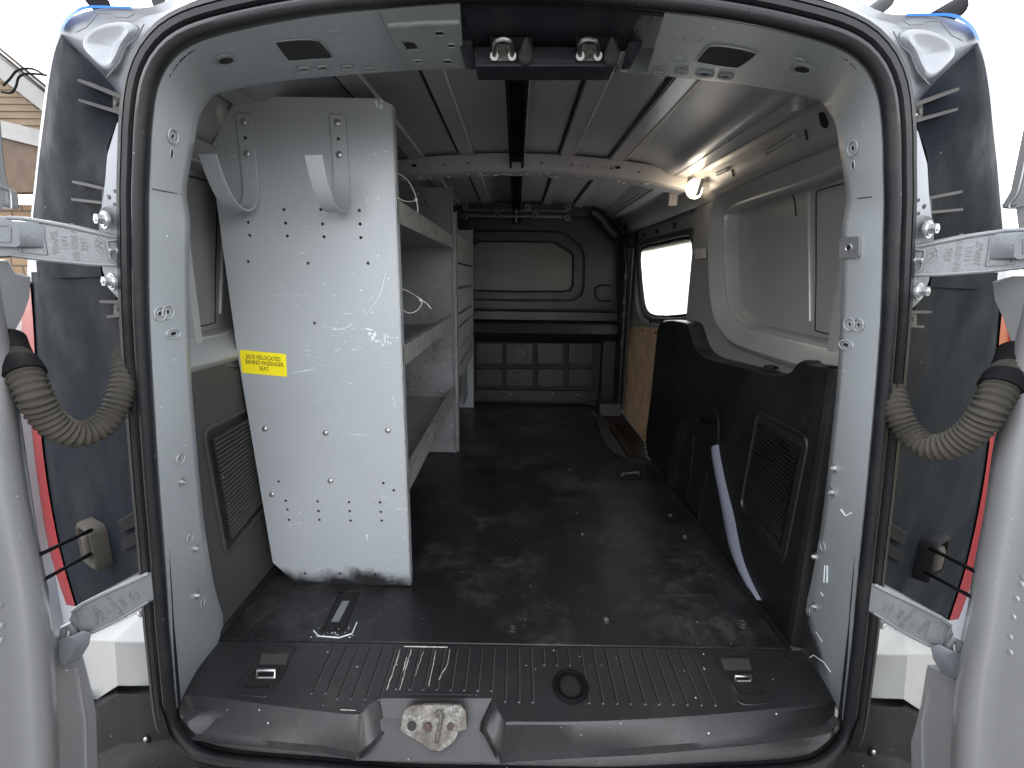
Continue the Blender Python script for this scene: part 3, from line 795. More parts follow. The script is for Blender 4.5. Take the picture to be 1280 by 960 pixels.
for cx, bx in ((629, 657), (736, 764)):
    k = MB(); k.plate([H(cx-16, 46, .772), H(cx+37, 46, .772), H(cx+37, 76, .772), H(cx-16, 76, .772)], V((0, .002, 0))); k.build('striker_pocket', m_dark, hs)
    k = MB(); k.plate([H(cx-14, 55, .771), H(cx+14, 55, .771), H(cx+15, 76, .771), H(cx-15, 76, .771)], V((0, .001, 0)), m=0)
    k.build('striker_plate', m_rust, hs)
    k = MB(); path = cr([H(cx-11, 70, .770), H(cx-11, 60, .752), H(cx-9, 52, .738), H(cx, 49, .734), H(cx+9, 52, .738), H(cx+11, 60, .752), H(cx+11, 70, .770)], 4)
    k.tube(path, .0036, 10); k.cyl(path[0], V((0, -1, -.3)), .006, .004); k.cyl(path[-1], V((0, -1, -.3)), .006, .004)
    k.build('striker', m_chrome, hs)
    k = MB(); a = H(bx, 72, .772); b = H(bx+1, 47, .73)
    k.tube([a, a.lerp(b, .25), a.lerp(b, .3), a.lerp(b, .5), a.lerp(b, .85), b], [.0105, .0105, .0085, .0075, .0035, .0012], 16); k.build('rubber_buffer', m_trim, hs, smooth=50)

# --- side structure right, mirrored to left
def cant():
    mb = MB()
    p = [(.49, 1.106), (.492, 1.088), (.503, 1.090), (.506, 1.078), (.515, 1.079), (.518, 1.070), (.552, 1.064), (.556, 1.074), (.566, 1.076), (.576, 1.070), (.583, 1.060), (.588, 1.040), (.600, 1.010), (.616, .990), (.632, .986)]
    mb.loft([[V((x, y, z)) for x, z in p] for y in (.80, 1.1, 1.4, 1.7, 1.80, 2.1, 2.5, 2.86)]); return mb
ct = cant(); bvC = ct.bvh()
cr_, cl2 = ct.build('cant_rail', m_side, van, smooth=50), ct.mir().build('cant_rail', m_side, van, smooth=50)
mb = MB(); rim = MB()
for x, y, a, b in ((970, 128, .003, .003), (978, 129, .003, .003), (937, 151, .003, .003), (912, 174, .003, .003), (909, 173, .003, .004), (881, 191, .004, .005), (876, 192, .003, .003), (857, 206, .004, .006), (848, 213, .003, .003), (867, 197, .003, .003)):
    hole(x, y, bvC, mb, rim, a*1.5, b*1.5, emb=False)
phole([(1024, 142), (1031, 141), (1036, 152), (1034, 160), (1027, 157)], bvC, mb, rim); phole([(1006, 162), (1009, 162), (1011, 175), (1008, 175)], bvC, mb, rim); phole([(914, 212), (917, 211), (919, 220), (916, 221)], bvC, mb, rim)
mb.each('rail_hole', m_dark, cr_, fix=False)
# pressed pockets under the rail
k = MB()
for (x0, y0), (x1, y1), r in (((958, 190), (992, 170), .006), ((897, 217), (910, 211), .006)):
    a, b = hit(bvC, x0, y0)[0], hit(bvC, x1, y1)[0]; k.tube([a, b], r, 12); k.dome(a, a-b, r, r); k.dome(b, b-a, r, r)
p, n = hit(bvC, 997, 126); k.tube([p+V((0, 0, .03)), p, p+V((0, .0, -.02))], [.017, .018, .014], 14)
k.each('pressed_pocket', m_side, cr_, smooth=60)
# side wall with blanked window opening
wallx = .630
hole_px = [(905, 275), (912, 262), (930, 253), (1000, 230), (1050, 210), (1090, 200), (1130, 230), (1140, 300), (1140, 400), (1120, 445), (1080, 440), (1040, 433), (940, 410), (922, 398), (911, 380), (906, 340)]
hp = cr([PX(x, y, wallx) for x, y in hole_px], 4, True)
for p in hp: p.y = max(p.y, .86)
def inset(ps, d, x):
    c = sum(ps, V())/len(ps); out = []
    n = len(ps)
    for i, p in enumerate(ps):
        t = (ps[(i+1) % n]-ps[i-1]); t.x = 0; t.normalize(); nn = V((0, -t.z, t.y))
        if nn.dot(c-p) < 0: nn = -nn
        q = p+nn*d; out.append(V((x, q.y, q.z)))
    return out
def sidewall():
    mb = MB()
    y0 = .80
    outer = [V((wallx, y0, .50)), V((wallx, 1.78, .50)), V((wallx, 1.78, .992)), V((wallx, y0, .992))]
    mb.plate(outer, V((.004, 0, 0)), [hp])
    mb.loft([hp, inset(hp, .002, wallx+.004), inset(hp, .004, wallx+.012), inset(hp, .006, wallx+.030), inset(hp, .007, wallx+.045)], closed=True)
    return mb
sw = sidewall()
sR = sw.build('side_wall', m_side, van, smooth=60); sL = sw.mir().build('side_wall', m_side, van, smooth=60)
def rib_frame():      # bulged frame rim round the opening
    mb = MB(); o1 = inset(hp, -.066, wallx-.002); o2 = inset(hp, -.058, wallx-.022); o3 = inset(hp, -.046, wallx-.030); o4 = inset(hp, -.010, wallx-.006); o5 = inset(hp, -.001, wallx+.006)
    for L_ in (o1, o2, o3, o4, o5):
        for p in L_: p.z = min(p.z, .988); p.y = max(p.y, .80)
    mb.loft([o1, o2, o3, o4, o5], closed=True); return mb
rf = rib_frame(); rf.build('window_surround', m_side, sR, smooth=60); rf.mir().build('window_surround', m_side, sL, smooth=60)
def blank():
    mb = MB(); X = wallx+.040
    ys = [p.y for p in hp]; zs = [p.z for p in hp]; y0, y1, z0, z1 = min(ys), max(ys), min(zs), max(zs)
    mb.box((X+.01, (y0+y1)/2, (z0+z1)/2), (.02, y1-y0+.04, z1-z0+.08))
    a, b = PX(1011, 240, X), PX(1013, 402, X); mb.tube([a, b], .006, 10)
    return mb, X
bl, X = blank()
bR = bl.build('window_blank', m_blank, sR, smooth=50); bL = bl.mir().build('window_blank', m_blank, sL, smooth=50)
mb = MB()
mb.tube(cr([PX(x, y, X-.001) for x, y in ((911, 290), (912, 268), (930, 260), (950, 254), (965, 250), (985, 244), (992, 246), (995, 270))], 4), .0016, 5)
mb.tube(cr([PX(x, y, X-.001) for x, y in ((1060, 228), (1030, 236), (1021, 241), (1020, 260), (1020, 350), (1019, 405), (1022, 414), (1060, 422))], 4), .0014, 5)
mb.tube(cr([PX(x, y, X-.001) for x, y in ((912, 300), (915, 350), (922, 385), (935, 403), (960, 408))], 4), .0014, 5)
for q, par in ((mb, bR), (mb.mir(), bL)): q.build('sealant_line', m_dark, par)
mb = MB(); mb.plate([PX(x, y, wallx-.028) for x, y in ((868, 312), (881, 310), (881, 322), (869, 324))], V((.003, 0, 0)), m=0); c = PX(874, 317, wallx-.029); mb.cyl(c, V((-1, 0, 0)), .003, .001, m=1)
mb.build('bracket_plate', [m_plast, m_dark], sR)
# outer skin behind the walls, so no light leaks in
mb = MB(); mb.box((.72, 1.36, .45), (.02, .86, 1.15)); mb.box((-.72, 1.93, .45), (.02, 1.96, 1.15))
for s in (-1, 1): mb.box((s*.675, .945, .5), (.10, .02, 1.2))
mb.box((.695, 2.84, .45), (.02, .1, 1.15)); mb.box((0, 2.95, .5), (1.45, .02, 1.3)); mb.box((0, 1.95, -.10), (1.24, 2.2, .03))
mb.box((.668, 2.3, 1.03), (.02, 1.15, .30)); mb.box((0, 2.4, 1.18), (1.3, 1.0, .01))
mb.build('inner_skin', m_side, van)
# strips closing pillar to wall
for s in (-1, 1):
    mb = MB(); mb.loft([[V((s*.575, .775, z)) for z in (.32, .5, .7, .95)], [V((s*.63, .875, z)) for z in (.32, .5, .7, .95)], [V((s*.64, .945, z)) for z in (.32, .5, .7, .95)]])
    mb.build('pillar_return', m_side, van)

# --- wheel arch trims
TX = .580
top_px = [(1034, 460), (1012, 457), (1003, 452), (996, 456), (988, 466), (975, 470), (960, 469), (930, 461), (900, 453), (883, 448), (872, 440), (866, 428), (862, 414), (858, 405), (848, 402), (835, 401), (826, 404), (822, 412)]
bot_px = [(1034, 460), (1030, 560), (1022, 640), (1010, 720), (996, 800)]
tp = [PX(x, y, TX) for x, y in top_px]
fl_y0 = .872; fl_y1 = 1.82
def trim():
    mb = MB()
    top = cr(tp, 3); top = [V((TX, max(p.y, fl_y0), p.z)) for p in top]
    front = cr([PX(x, y, TX) for x, y in ((822, 412), (818, 450), (813, 500), (807, 552), (812, 572), (820, 582))], 3)
    front = [V((TX, p.y, max(p.z, .0))) for p in front]
    rear = [V((TX, fl_y0, .0)), V((TX, fl_y0, .3))]
    out = top+front[1:]+[V((TX, 1.80, .0))]+rear
    mb.plate(out, V((.012, 0, 0)))
    # ledge on top sloping out to the wall
    t2 = [p+V((.006, .002, .003)) for p in top]; t3 = [p+V((.062, .0, .004)) for p in top]
    mb.loft([top, t2, t3, [p+V((.065, 0, -.03)) for p in top]])
    # rear edge turning out to the pillar
    z_ = [0, .15, .3, .45, tp[0].z]
    mb.loft([[V((TX, fl_y0, z)) for z in z_], [V((TX+.004, fl_y0-.010, z)) for z in z_], [V((TX+.02, fl_y0-.018, z)) for z in z_], [V((TX+.08, fl_y0-.018, z)) for z in z_]])
    # front return
    fz = [p for p in front]
    mb.loft([fz, [p+V((.01, .012, 0)) for p in fz], [p+V((.07, .014, 0)) for p in fz]])
    # rounded swelling round the wheel arch
    sw_ = []
    for t, off in ((0, 0), (.25, -.012), (.5, -.018), (.75, -.012), (1, 0)):
        sw_.append([V((TX+off-.0005, y+t*.10, z)) for y, z in ((1.60, .0), (1.575, .15), (1.52, .25), (1.42, .315), (1.33, .33))])
    mb.loft(sw_)
    return mb
tr = trim()
def left(q):
    q = q.mir(); q.v = [V((p.x-.030, p.y, p.z)) for p in q.v]; return q
tR = tr.build('wheel_arch_trim', m_trimb, van, smooth=35); tLo = left(tr).build('wheel_arch_trim', m_trim, van, smooth=35)
# louvred vent in the trim
def vent(mir=False):
    mb = MB(); cor = [(947, 511), (1013, 547), (980, 711), (925, 632)]
    A, B, C, D = [PX(x, y, TX-.001) for x, y in cor]
    def P(u, v): return (A.lerp(B, u)).lerp(D.lerp(C, u), v)
    rr = []
    for (hw, hh, r, o) in ((.5, .5, .10, .0), (.492, .492, .09, -.0035), (.475, .482, .08, -.004), (.46, .47, .07, .004)):
        rr.append([P(.5+a, .5-b)+V((o, 0, 0)) for a, b in rrect2(hw, hh, r)])
    mb.loft(rr, 0, closed=True)
    return mb, P
vm, VP_ = vent()
def slats():
    mb = MB(); mb.add([VP_(u, v)+V((.0005, 0, 0)) for u, v in ((.05, .04), (.95, .04), (.95, .96), (.05, .96))], [(0, 1, 2, 3)])
    n = 24
    for i in range(n):
        v = .10+.80*i/n
        a0, b0 = VP_(.11, v), VP_(.90, v); a1, b1 = VP_(.11, v+.026), VP_(.90, v+.026)
        a1, b1 = VP_(.11, v+.019), VP_(.90, v+.019); o = V((-.0085, 0, 0)); mb.loft([[a0, b0], [a0.lerp(a1, .15)+o*.8, b0.lerp(b1, .15)+o*.8], [a0.lerp(a1, .5)+o, b0.lerp(b1, .5)+o], [a0.lerp(a1, .9)+o*.8, b0.lerp(b1, .9)+o*.8], [a1, b1]])
    mb.m[0] = 1
    return mb
sl = slats()
for q, s2, par, m_ in ((vm, sl, tR, m_trimb), (left(vm), left(sl), tLo, m_trim)):
    q.build('vent_frame', m_, par, smooth=50); s2.build('vent_louvres', [m_, m_dark], par, smooth=30)
# grooves on the right trim, exposed painted arch
mb = MB()
for pts in ([(846, 600), (845, 585), (843, 560), (846, 548), (860, 546)], [(855, 637), (862, 600), (866, 560), (867, 545)], [(872, 662), (876, 630), (882, 600), (884, 588)]):
    mb.tube(cr([PX(x, y, TX-.001) for x, y in pts], 4), .0016, 6)
mb.tube(cr([PX(x, y, TX-.018) for x, y in ((897, 556), (898, 540), (897, 520), (890, 508), (878, 506))], 4), .003, 6)
mb.each('moulded_groove', m_trimb, tR)
mb = MB(); L1 = [(888, 562), (890, 580), (896, 610), (903, 650), (912, 690), (930, 728), (948, 750)]; L2 = [(897, 555), (899, 570), (906, 605), (916, 645), (925, 690), (936, 722), (950, 750)]
a_ = cr([PX(x, y, TX-.003) for x, y in L1], 4); b_ = cr([PX(x, y, TX-.003) for x, y in L2], 4)
mb.loft([[p+V((.003, 0, 0)) for p in a_], [p.lerp(q, .3)+V((-.005, 0, 0)) for p, q in zip(a_, b_)], [p.lerp(q, .7)+V((-.006, 0, 0)) for p, q in zip(a_, b_)], [p+V((.003, 0, 0)) for p in b_]])
mb.build('wheel_arch', m_lite, van, smooth=60)
mb = MB(); p = PX(963, 461, TX+.03); p.z += .004; mb.ringd(p, V((0, 0, 1)), .014, .0025); mb.cyl(p, V((0, 0, 1)), .009, .004); mb.build('trim_fastener', m_trimb, tR)

# --- sliding door area on the right
SX = .648
win = cr([PX(x, y, SX) for x, y in ((801, 318), (806, 308), (830, 302), (858, 296), (866, 299), (869, 320), (872, 345), (873, 372), (866, 390), (850, 396), (825, 396), (812, 393), (806, 380), (802, 345))], 4, True)
mb = MB(); outer = [V((SX, 1.72, .0)), V((SX, 2.86, .0)), V((SX, 2.86, .99)), V((SX, 1.72, .99))]
mb.plate(outer, V((.006, 0, 0)), [inset(win, -.012, SX)])
sd = mb.build('sliding_door', m_side, van, smooth=30)
mb = MB(); fr0 = inset(win, -.030, SX-.002); fr1 = inset(win, -.022, SX-.014); fr2 = inset(win, -.006, SX-.012); fr3 = inset(win, .000, SX+.002)
mb.loft([fr0, fr1, fr2, fr3], closed=True); mb.build('window_frame', m_trim, sd, smooth=60)
mb = MB(); jag = []
wi = resample(win+[win[0]], 120)
inn = inset(wi[:-1], .010, SX+.001)
for i, p in enumerate(inn): jag.append(p.lerp(wi[i], random.random()*.5 if i % 2 else 0)) 
mb.loft([inset(wi[:-1], -.008, SX+.001), [V((SX+.001, p.y, p.z)) for p in jag]], closed=True); mb.build('window_seal', m_hoseb, sd)
m_pane = bpy.data.materials.new('overexposed_pane'); m_pane.use_nodes = True; nt = m_pane.node_tree; nt.nodes.clear()  # translucent white in place of glass, stands in for the overexposed view outside
o_ = nt.nodes.new('ShaderNodeOutputMaterial'); tb = nt.nodes.new('ShaderNodeBsdfTranslucent'); tb.inputs[0].default_value = (.97, .97, .96, 1)
tr_ = nt.nodes.new('ShaderNodeBsdfTransparent'); mx = nt.nodes.new('ShaderNodeMixShader'); mx.inputs[0].default_value = .2
nt.links.new(tb.outputs[0], mx.inputs[1]); nt.links.new(tr_.outputs[0], mx.inputs[2]); nt.links.new(mx.outputs[0], o_.inputs[0])
mb = MB(); mb.add([V((SX+.004, p.y, p.z)) for p in win], [tuple(range(len(win)))]); mb.build('window_pane', m_pane, sd)
# plywood panel, its pale lower edge, screws
mb = MB(); pw = [(788, 411), (795, 408), (840, 411), (832, 480), (806, 552), (778, 514), (780, 470), (784, 425)]
PL = SX-.012
mb.plate([PX(x, y, PL) for x, y in pw], V((.008, 0, 0))); ply = mb.build('plywood_panel', m_ply, sd)
mb = MB(); mb.plate([PX(x, y, PL+.001) for x, y in ((777, 512), (806, 552), (805, 562), (776, 520))], V((.004, 0, 0))); mb.build('painted_edge', m_white, sd)
mb = MB()
for x, y in ((803, 413), (820, 416), (786, 426), (780, 488), (781, 520)): mb.cyl(PX(x, y, PL), V((-1, 0, 0)), .006, .003)
mb.each('panel_clip', m_dark, sd)
mb = MB()
for x, y in ((813, 402), (828, 401), (821, 289), (843, 282), (805, 294)): mb.box(PX(x, y, SX-.014), (.006, .02, .02))
mb.each('rubber_stop', m_dark, sd)
# dark lower door trim ahead of the panel and light swage
mb = MB()
mb.loft([cr([PX(x, y, SX-.004) for x, y in ((796, 330), (797, 360), (800, 385), (810, 400), (835, 406), (850, 405))], 4), cr([PX(x, y, SX-.02) for x, y in ((794, 330), (794, 365), (797, 392), (808, 404), (835, 409), (850, 408))], 4)])
mb.build('door_swage', m_side, sd, smooth=60)
# pillars by the bulkhead
mb = MB()
for x, y0, w in ((.615, 2.72, .05),): mb.box((x, y0, .52), (w, .06, 1.04), m=0)
mb.tube([V((.60, 2.66, .02)), V((.60, 2.66, .45)), V((.598, 2.67, .80)), V((.57, 2.70, 1.0)), V((.50, 2.74, 1.06))], .012, 10, m=0)
mb.tube([V((.612, 2.60, .02)), V((.612, 2.60, .9))], .006, 8, m=1)
for z in (.55, .62, .75, .40): mb.box((.59, 2.64, z), (.02, .02, .035), m=1)
mb.build('door_post', [m_trimb, m_trim], van, smooth=40, bevel=.003)
mb = MB(); mb.tube(cr([V((.40, 2.70, 1.085)), V((.45, 2.70, 1.06)), V((.50, 2.70, 1.0)), V((.56, 2.68, .95)), V((.61, 2.60, .93))], 5), .03, 12)
mb.build('cable_duct', m_trimb, van, smooth=60)
# slots along the upper front rail
mb = MB()
for i, (x, y) in enumerate(((800, 249), (812, 241), (824, 233), (776, 258), (790, 256), (765, 262))):
    p = PX(x, y, .575); mb.box(p, (.004, .06, .014), Matrix.Rotation(.1, 3, 'X'))
mb.each('rail_slot', m_plast, cr_)

# dome light and small grey sensor
dp = PX(868, 236, .566)
mb = MB(); rot = Matrix.Rotation(R(12), 3, 'Y'); mb.box(dp+V((.006, 0, 0)), (.012, .080, .050), rot)
dm = mb.build('dome_light', m_plast, van, bevel=.004)
mb = MB(); mb.dome(dp+V((.002, 0, 0)), V((-1, -.5, -.3)), .030, .024, n=24, k=7); mb.build('lamp_lens', m_lamp, dm, bevel=.004)
la = bpy.data.lights.new('dome_bulb', 'POINT'); la.energy = .012; la.color = (1, .86, .68); la.shadow_soft_size = .02
lo = bpy.data.objects.new('dome_bulb', la); COL.objects.link(lo); lo.location = dp+V((-.035, 0, -.005)); setp(lo, dm)
p = PX(841, 244, .56); mb = MB(); mb.box(p, (.03, .02, .07)); mb.cyl(p+V((-.0, -.011, -.01)), V((0, -1, 0)), .004, .002); mb.build('alarm_sensor', m_plast, van, bevel=.003)

# --- bulkhead
YB = 2.80
bz = lambda x, y, Y=YB: PY(x, y, Y)
def sym(pts, Y):      # right-hand trace closed on the left by reflection
    r = [bz(x, y, Y) for x, y in pts]; return r+[V((-p.x, p.y, p.z)) for p in reversed(r)]
mb = MB(); mb.box((0, YB+.04, .52), (1.30, .04, 1.12))
bk = mb.build('bulkhead', m_dark, van)  # back plate coloured dark, paints the shade in the moulding gaps
c1 = [(640, 287), (698, 288), (710, 293), (726, 306), (731, 318), (731, 358), (727, 370), (716, 377), (640, 377)]
c1b = [(640, 290), (697, 291), (708, 296), (722, 308), (728, 319), (728, 357), (724, 367), (714, 374), (640, 374)]
c2 = [(640, 300), (692, 301), (697, 303), (714, 314), (718, 319), (717, 358), (713, 364), (705, 366), (640, 366)]
c2b = [(640, 303), (691, 304), (712, 317), (715, 321), (714, 357), (711, 361), (704, 363), (640, 363)]
def sc_(pts, Y): return [V((p.x, p.y, p.z)) for p in sym(pts, Y)]
mb = MB()
outer = sym([(640, 262), (755, 262), (768, 300), (771, 386), (640, 386)], YB)
mb.plate(outer, V((0, .02, 0)), [sym(c1, YB)])
mb.plate(sym(c1b, YB-.004), V((0, .02, 0)), [sym(c2, YB-.004)])
mb.build('bulkhead_moulding', m_bulk, bk, bevel=.004)
mb = MB(); mb.plate(sym(c2b, YB-.001), V((0, .02, 0))); mb.build('bulkhead_panel', m_bulk2, bk, bevel=.004)
mb = MB()
L = lambda pts: [(-.6, y, z) for y, z in pts]
z1 = bz(640, 388).z; z2 = bz(640, 399).z; z3 = bz(640, 401).z; z4 = bz(640, 414).z; z5 = bz(640, 428).z
for (za, ya), (zb, yb) in (((z1, YB+.0), (z1-.006, YB-.02)), ((z1-.006, YB-.02), (z2, YB-.022)), ((z2, YB-.022), (z2-.004, YB-.004)), ((z3, YB-.03), (z3-.01, YB-.065)), ((z3-.01, YB-.065), (z4, YB-.085)), ((z4, YB-.085), (z4-.014, YB-.07)), ((z4-.014, YB-.07), (z5, YB+.01)), ((z2-.004, YB-.004), (z3, YB-.03))):
    mb.add([V((-.6, ya, za)), V((.585, ya, za)), V((.585, yb, zb)), V((-.6, yb, zb))], [(0, 1, 2, 3)])
mb.build('bulkhead_ledge', m_bulk, bk, smooth=50)
mb = MB()
for (x0, x1) in ((595, 628), (633, 666), (672, 704), (711, 740)):
    for (ya, yb) in ((429, 455), (461, 483)):
        a, b = bz(x0, ya, YB), bz(x1, yb, YB)
        for s in ((0,) if x0 > 0 else (0,)):
            c = (a+b)/2; mb.plate([V((c.x+u, YB-.004, c.z+v)) for u, v in rrect2(abs(b.x-a.x)/2, abs(a.z-b.z)/2, .012, 3)], V((0, .024, 0)))
for (x0, x1) in ((555, 588), (515, 548)):
    for (ya, yb) in ((429, 455), (461, 483)):
        a, b = bz(x0, ya, YB), bz(x1, yb, YB); c = (a+b)/2; mb.plate([V((c.x+u, YB-.004, c.z+v)) for u, v in rrect2(abs(b.x-a.x)/2, abs(a.z-b.z)/2, .012, 3)], V((0, .024, 0)))
a, b = bz(540, 486), bz(744, 502); mb.box(((a.x+b.x)/2, YB, (a.z+b.z)/2), (b.x-a.x, .02, a.z-b.z))
c = bz(649, 441); mb.cyl(c+V((0, -.004, 0)), V((0, -1, 0)), .048, .006, n=32)
for y in (467, 478): c = bz(644, y); mb.cyl(c+V((0, -.004, 0)), V((0, -1, 0)), .017, .006); mb.cyl(c+V((0, -.004, 0)), V((0, -1, 0)), .008, .010)
mb.build('lower_moulding', m_bulk, bk, bevel=.005)
mb = MB()
for x, y in ((637, 493), (690, 493), (723, 494)): c = bz(x, y, YB-.012); mb.dome(c, V((0, -1, 0)), .012, .008)
mb.each('bulkhead_bolt', m_rust, bk)
mb = MB(); mb.tube(cr([bz(x, y, YB-.003) for x, y in ((763, 357), (750, 357), (744, 363), (746, 373), (754, 376), (763, 376))], 4), .006, 6)
mb.plate([bz(x, y, YB-.002) for x, y in ((748, 361), (762, 361), (762, 373), (749, 373))], V((0, .004, 0)))
mb.build('finger_recess', m_bulk, bk)
mb = MB(); mb.box((.555, YB+.0, .19), (.09, .06, .40)); mb.box((.60, YB-.04, .55), (.03, .05, .9)); mb.build('bulkhead_side', m_trimb, bk, bevel=.008)

# --- floor
fY0 = .853
stp = [PZ(x, y, 0) for x, y in ((734, 505), (746, 522), (750, 540), (757, 556), (768, 567), (784, 574), (812, 578))]
fl = [V((-.628, fY0, 0)), V((.583, fY0, 0)), V((.583, stp[-1].y, 0))]+stp[::-1]+[V((stp[0].x, 2.81, 0)), V((-.628, 2.81, 0))]
mb = MB(); mb.plate(fl, V((0, 0, -.012))); flo = mb.build('floor_mat', m_floor, van, bevel=.003)
# step well
mb = MB(); s2 = [p+V((.0, 0, -.016)) for p in stp]; s3 = [p+V((.045, .02, -.016)) for p in stp]; s4 = [p+V((.07, .03, -.035)) for p in stp]
s4 = [V((min(p.x, .63), p.y, p.z)) for p in s4]; s3 = [V((min(p.x, .62), p.y, p.z)) for p in s3]
mb.loft([[p+V((.002, 0, .002)) for p in stp], [p+V((.006, 0, -.003)) for p in stp], s3, s4], 0)
mb.box((.62, 2.3, -.045), (.20, 1.1, .02), m=1)
for i in range(9): mb.box((.552+.011*i, 2.25, -.030), (.004, .55, .006), m=1)
mb.box((.55, 2.70, .01), (.12, .12, .07), m=0)
mb.build('step_well', [m_trim, m_tread], van, smooth=40)
# floor fittings
def fscrew(px, py, r=.009, m=None):
    p = PZ(px, py, .001); mb = MB(); mb.ringd(p, V((0, 0, 1)), r, .002, m=0); mb.cyl(p, V((0, 0, 1)), r*.6, .002, n=6, m=1); mb.build('floor_bolt', [m_floor, m_rust], flo)
for x, y, r in ((758, 775, .010), (928, 780, .012), (856, 671, .010), (838, 644, .010), (721, 641, .006), (728, 668, .008), (711, 587, .008), (641, 786, .009)): fscrew(x, y, r)
mb = MB(); mb.tube(cr([PZ(x, y, .0005) for x, y in ((862, 806), (850, 782), (838, 756), (834, 748), (838, 744), (860, 744), (885, 744), (896, 748), (905, 762), (925, 790), (934, 806))], 4), .0013, 5)
mb.build('moulded_groove', m_floor, flo)
mb = MB(); c = [PZ(x, y, .001) for x, y in ((768, 586), (800, 585), (806, 598), (778, 600))]; mb.add(c, [(0, 1, 2, 3)], 0)
mb.tube(c, .002, 5, m=0, closed=True)
a, b = PZ(778, 594, .006), PZ(798, 592, .006); mb.tube([a+V((0, 0, -.004)), a+V((0, 0, .006)), b+V((0, 0, .006)), b+V((0, 0, -.004))], .004, 8, m=1)
mb.build('tie_down', [m_dark, m_rust], flo)
# slot left with scraped frame
q = [PZ(x, y, .001) for x, y in ((424, 741), (449, 741), (428, 789), (402, 789))]
mb = MB(); mb.add(q, [(0, 1, 2, 3)], 0); mb.tube(q, .0028, 6, m=0, closed=True)
mb.plate([PZ(x, y, .002) for x, y in ((428, 752), (437, 752), (424, 778), (414, 778))], V((0, 0, .002)), m=1)
mb.tube([PZ(x, y, .001) for x, y in ((392, 788), (398, 795), (424, 797), (440, 792), (446, 778))], .0012, 5, m=2)
for i in range(26):
    x, y = 388+random.random()*60, 783+random.random()*14; p = PZ(x, y, .0008); mb.cyl(p, V((0, 0, 1)), .0012*random.random()+.0005, .0006, n=6, m=2)
mb.build('floor_anchor', [m_dark, m_chrome, m_chip], flo)
mb = MB()
for pts in ([(312, 797), (330, 770), (352, 745)], [(300, 798), (345, 750)]): mb.tube([PZ(x, y, .0) for x, y in pts], .0014, 5)
mb.build('mat_crease', m_floor, flo)
# curbs where mat meets trim
mb = MB()
for s in (-1, 1): mb.tube([V((s*.576-(.03 if s < 0 else 0), .86, .003)), V((s*.574-(.03 if s < 0 else 0), 1.3, .004)), V((s*.574-(.03 if s < 0 else 0), 1.80, .004))], .008, 8)
mb.each('mat_edge', m_trimb, flo)

# --- sill plate
def sz(x, y): return PZ(x, y, -.002)
tl_ = [(224, 877), (236, 868), (262, 871), (300, 876), (360, 884), (410, 890), (444, 893), (452, 889), (460, 882), (474, 873)]
tr2 = [(615, 873), (621, 882), (632, 901), (640, 902), (720, 902), (800, 899), (880, 894), (960, 887), (1010, 882), (1030, 878), (1044, 870)]
Y0s = fY0-.003
TL = [sz(*p) for p in tl_]; TR = [sz(*p) for p in tr2]
TL[0] = V((-.60, TL[0].y, -.002)); TR[-1] = V((.60, TR[-1].y, -.002))
mb = MB(); outl = [V((-.60, Y0s, -.002))]+TL+TR+[V((.60, Y0s, -.002))]
mb.plate(outl, V((0, 0, -.008)), m=0)
bl_ = [(226, 898), (240, 913), (262, 918), (300, 922), (360, 928), (410, 933), (440, 939), (449, 941), (462, 930), (482, 908)]
br_ = [(600, 904), (608, 915), (624, 943), (640, 943), (720, 938), (800, 934), (880, 927), (960, 919), (1010, 912), (1030, 905), (1043, 893)]
BL = [PY(x, y, .672) for x, y in bl_]; BR = [PY(x, y, .672) for x, y in br_]
for P_, Q_, X_ in ((BL, TL, 0), (BR, TR, 0)):
    pass
BL[-1] = PY(*bl_[-1], .70); BR[0] = PY(*br_[0], .70)
def face(T, Bt):
    a, b = cr(T, 3), cr(Bt, 3)
    r1 = [p+V((0, -.003, -.003)) for p in a]
    return [a, r1, [p.lerp(q, .9) for p, q in zip(r1, b)], b, [p+V((0, -.012, -.002)) for p in b]]
mb.loft(face(TL, BL), 0); mb.loft(face(TR, BR), 0)
# notch back and floor
mb.add([TL[-1], TR[0], BR[0], BL[-1]], [(0, 1, 2, 3)], 0)
mb.add([BL[-1], BR[0], PY(608, 915, .69), BR[2]+V((0, -.012, -.002)), BL[-3]+V((0, -.012, -.002))], [(0, 1, 2, 3, 4)], 0)
sp = mb.build('sill_plate', m_sill, van, smooth=40)
# gutter behind the seal
mb = MB(); lowr = [loop[i] for i in range(nL) if loop[i].z < .02]
lowr = sorted(lowr, key=lambda p: p.x)
mb.loft([[p+V((0, .0, -.03)) for p in lowr], [V((p.x, .672, p.z+.006)) for p in lowr], [V((p.x*.995, .70, min(p.z+.05, -.012))) for p in lowr], [V((p.x*.99, .76, min(p.z+.055, -.016))) for p in lowr]])
mb.build('sill_gutter', m_sill, van, smooth=60)
# moulded beads across the plate
m_bead = mat('bead_highlight', (.07, .068, .066), .5)  # colour of the pale line that paints each bead's lit edge
mb = MB(); xk = -.40
tops = []
for i in range(34):
    xw = -.385+.0252*i
    pt = V((xw, .842, -.001))
    # find the front end: stop before notch, pockets and ring
    yend = .715
    if -.22 < xw < -.02: yend = .738
    if .055 < xw < .125: yend = .80
    if xw < -.33: yend = .726
    if xw < -.36 or xw > .385: continue
    bd = MB(); bd.tube([V((xw, .843, -.0015)), V((xw*.995, yend, -.0015))], .0015, 6, m=0)  # dark line paints the bead's shade, pale one beside it the highlight
    bd.tube([V((xw+.0022, .843, -.0018)), V((xw*.995+.0022, yend, -.0018))], .0010, 5, m=2)
    bd.dome(V((xw*.995, yend, -.0015)), V((0, 0, 1)), .0019, .0018, m=1); bd.build('moulded_bead', [m_dark, m_castd, m_bead], sp, smooth=50)
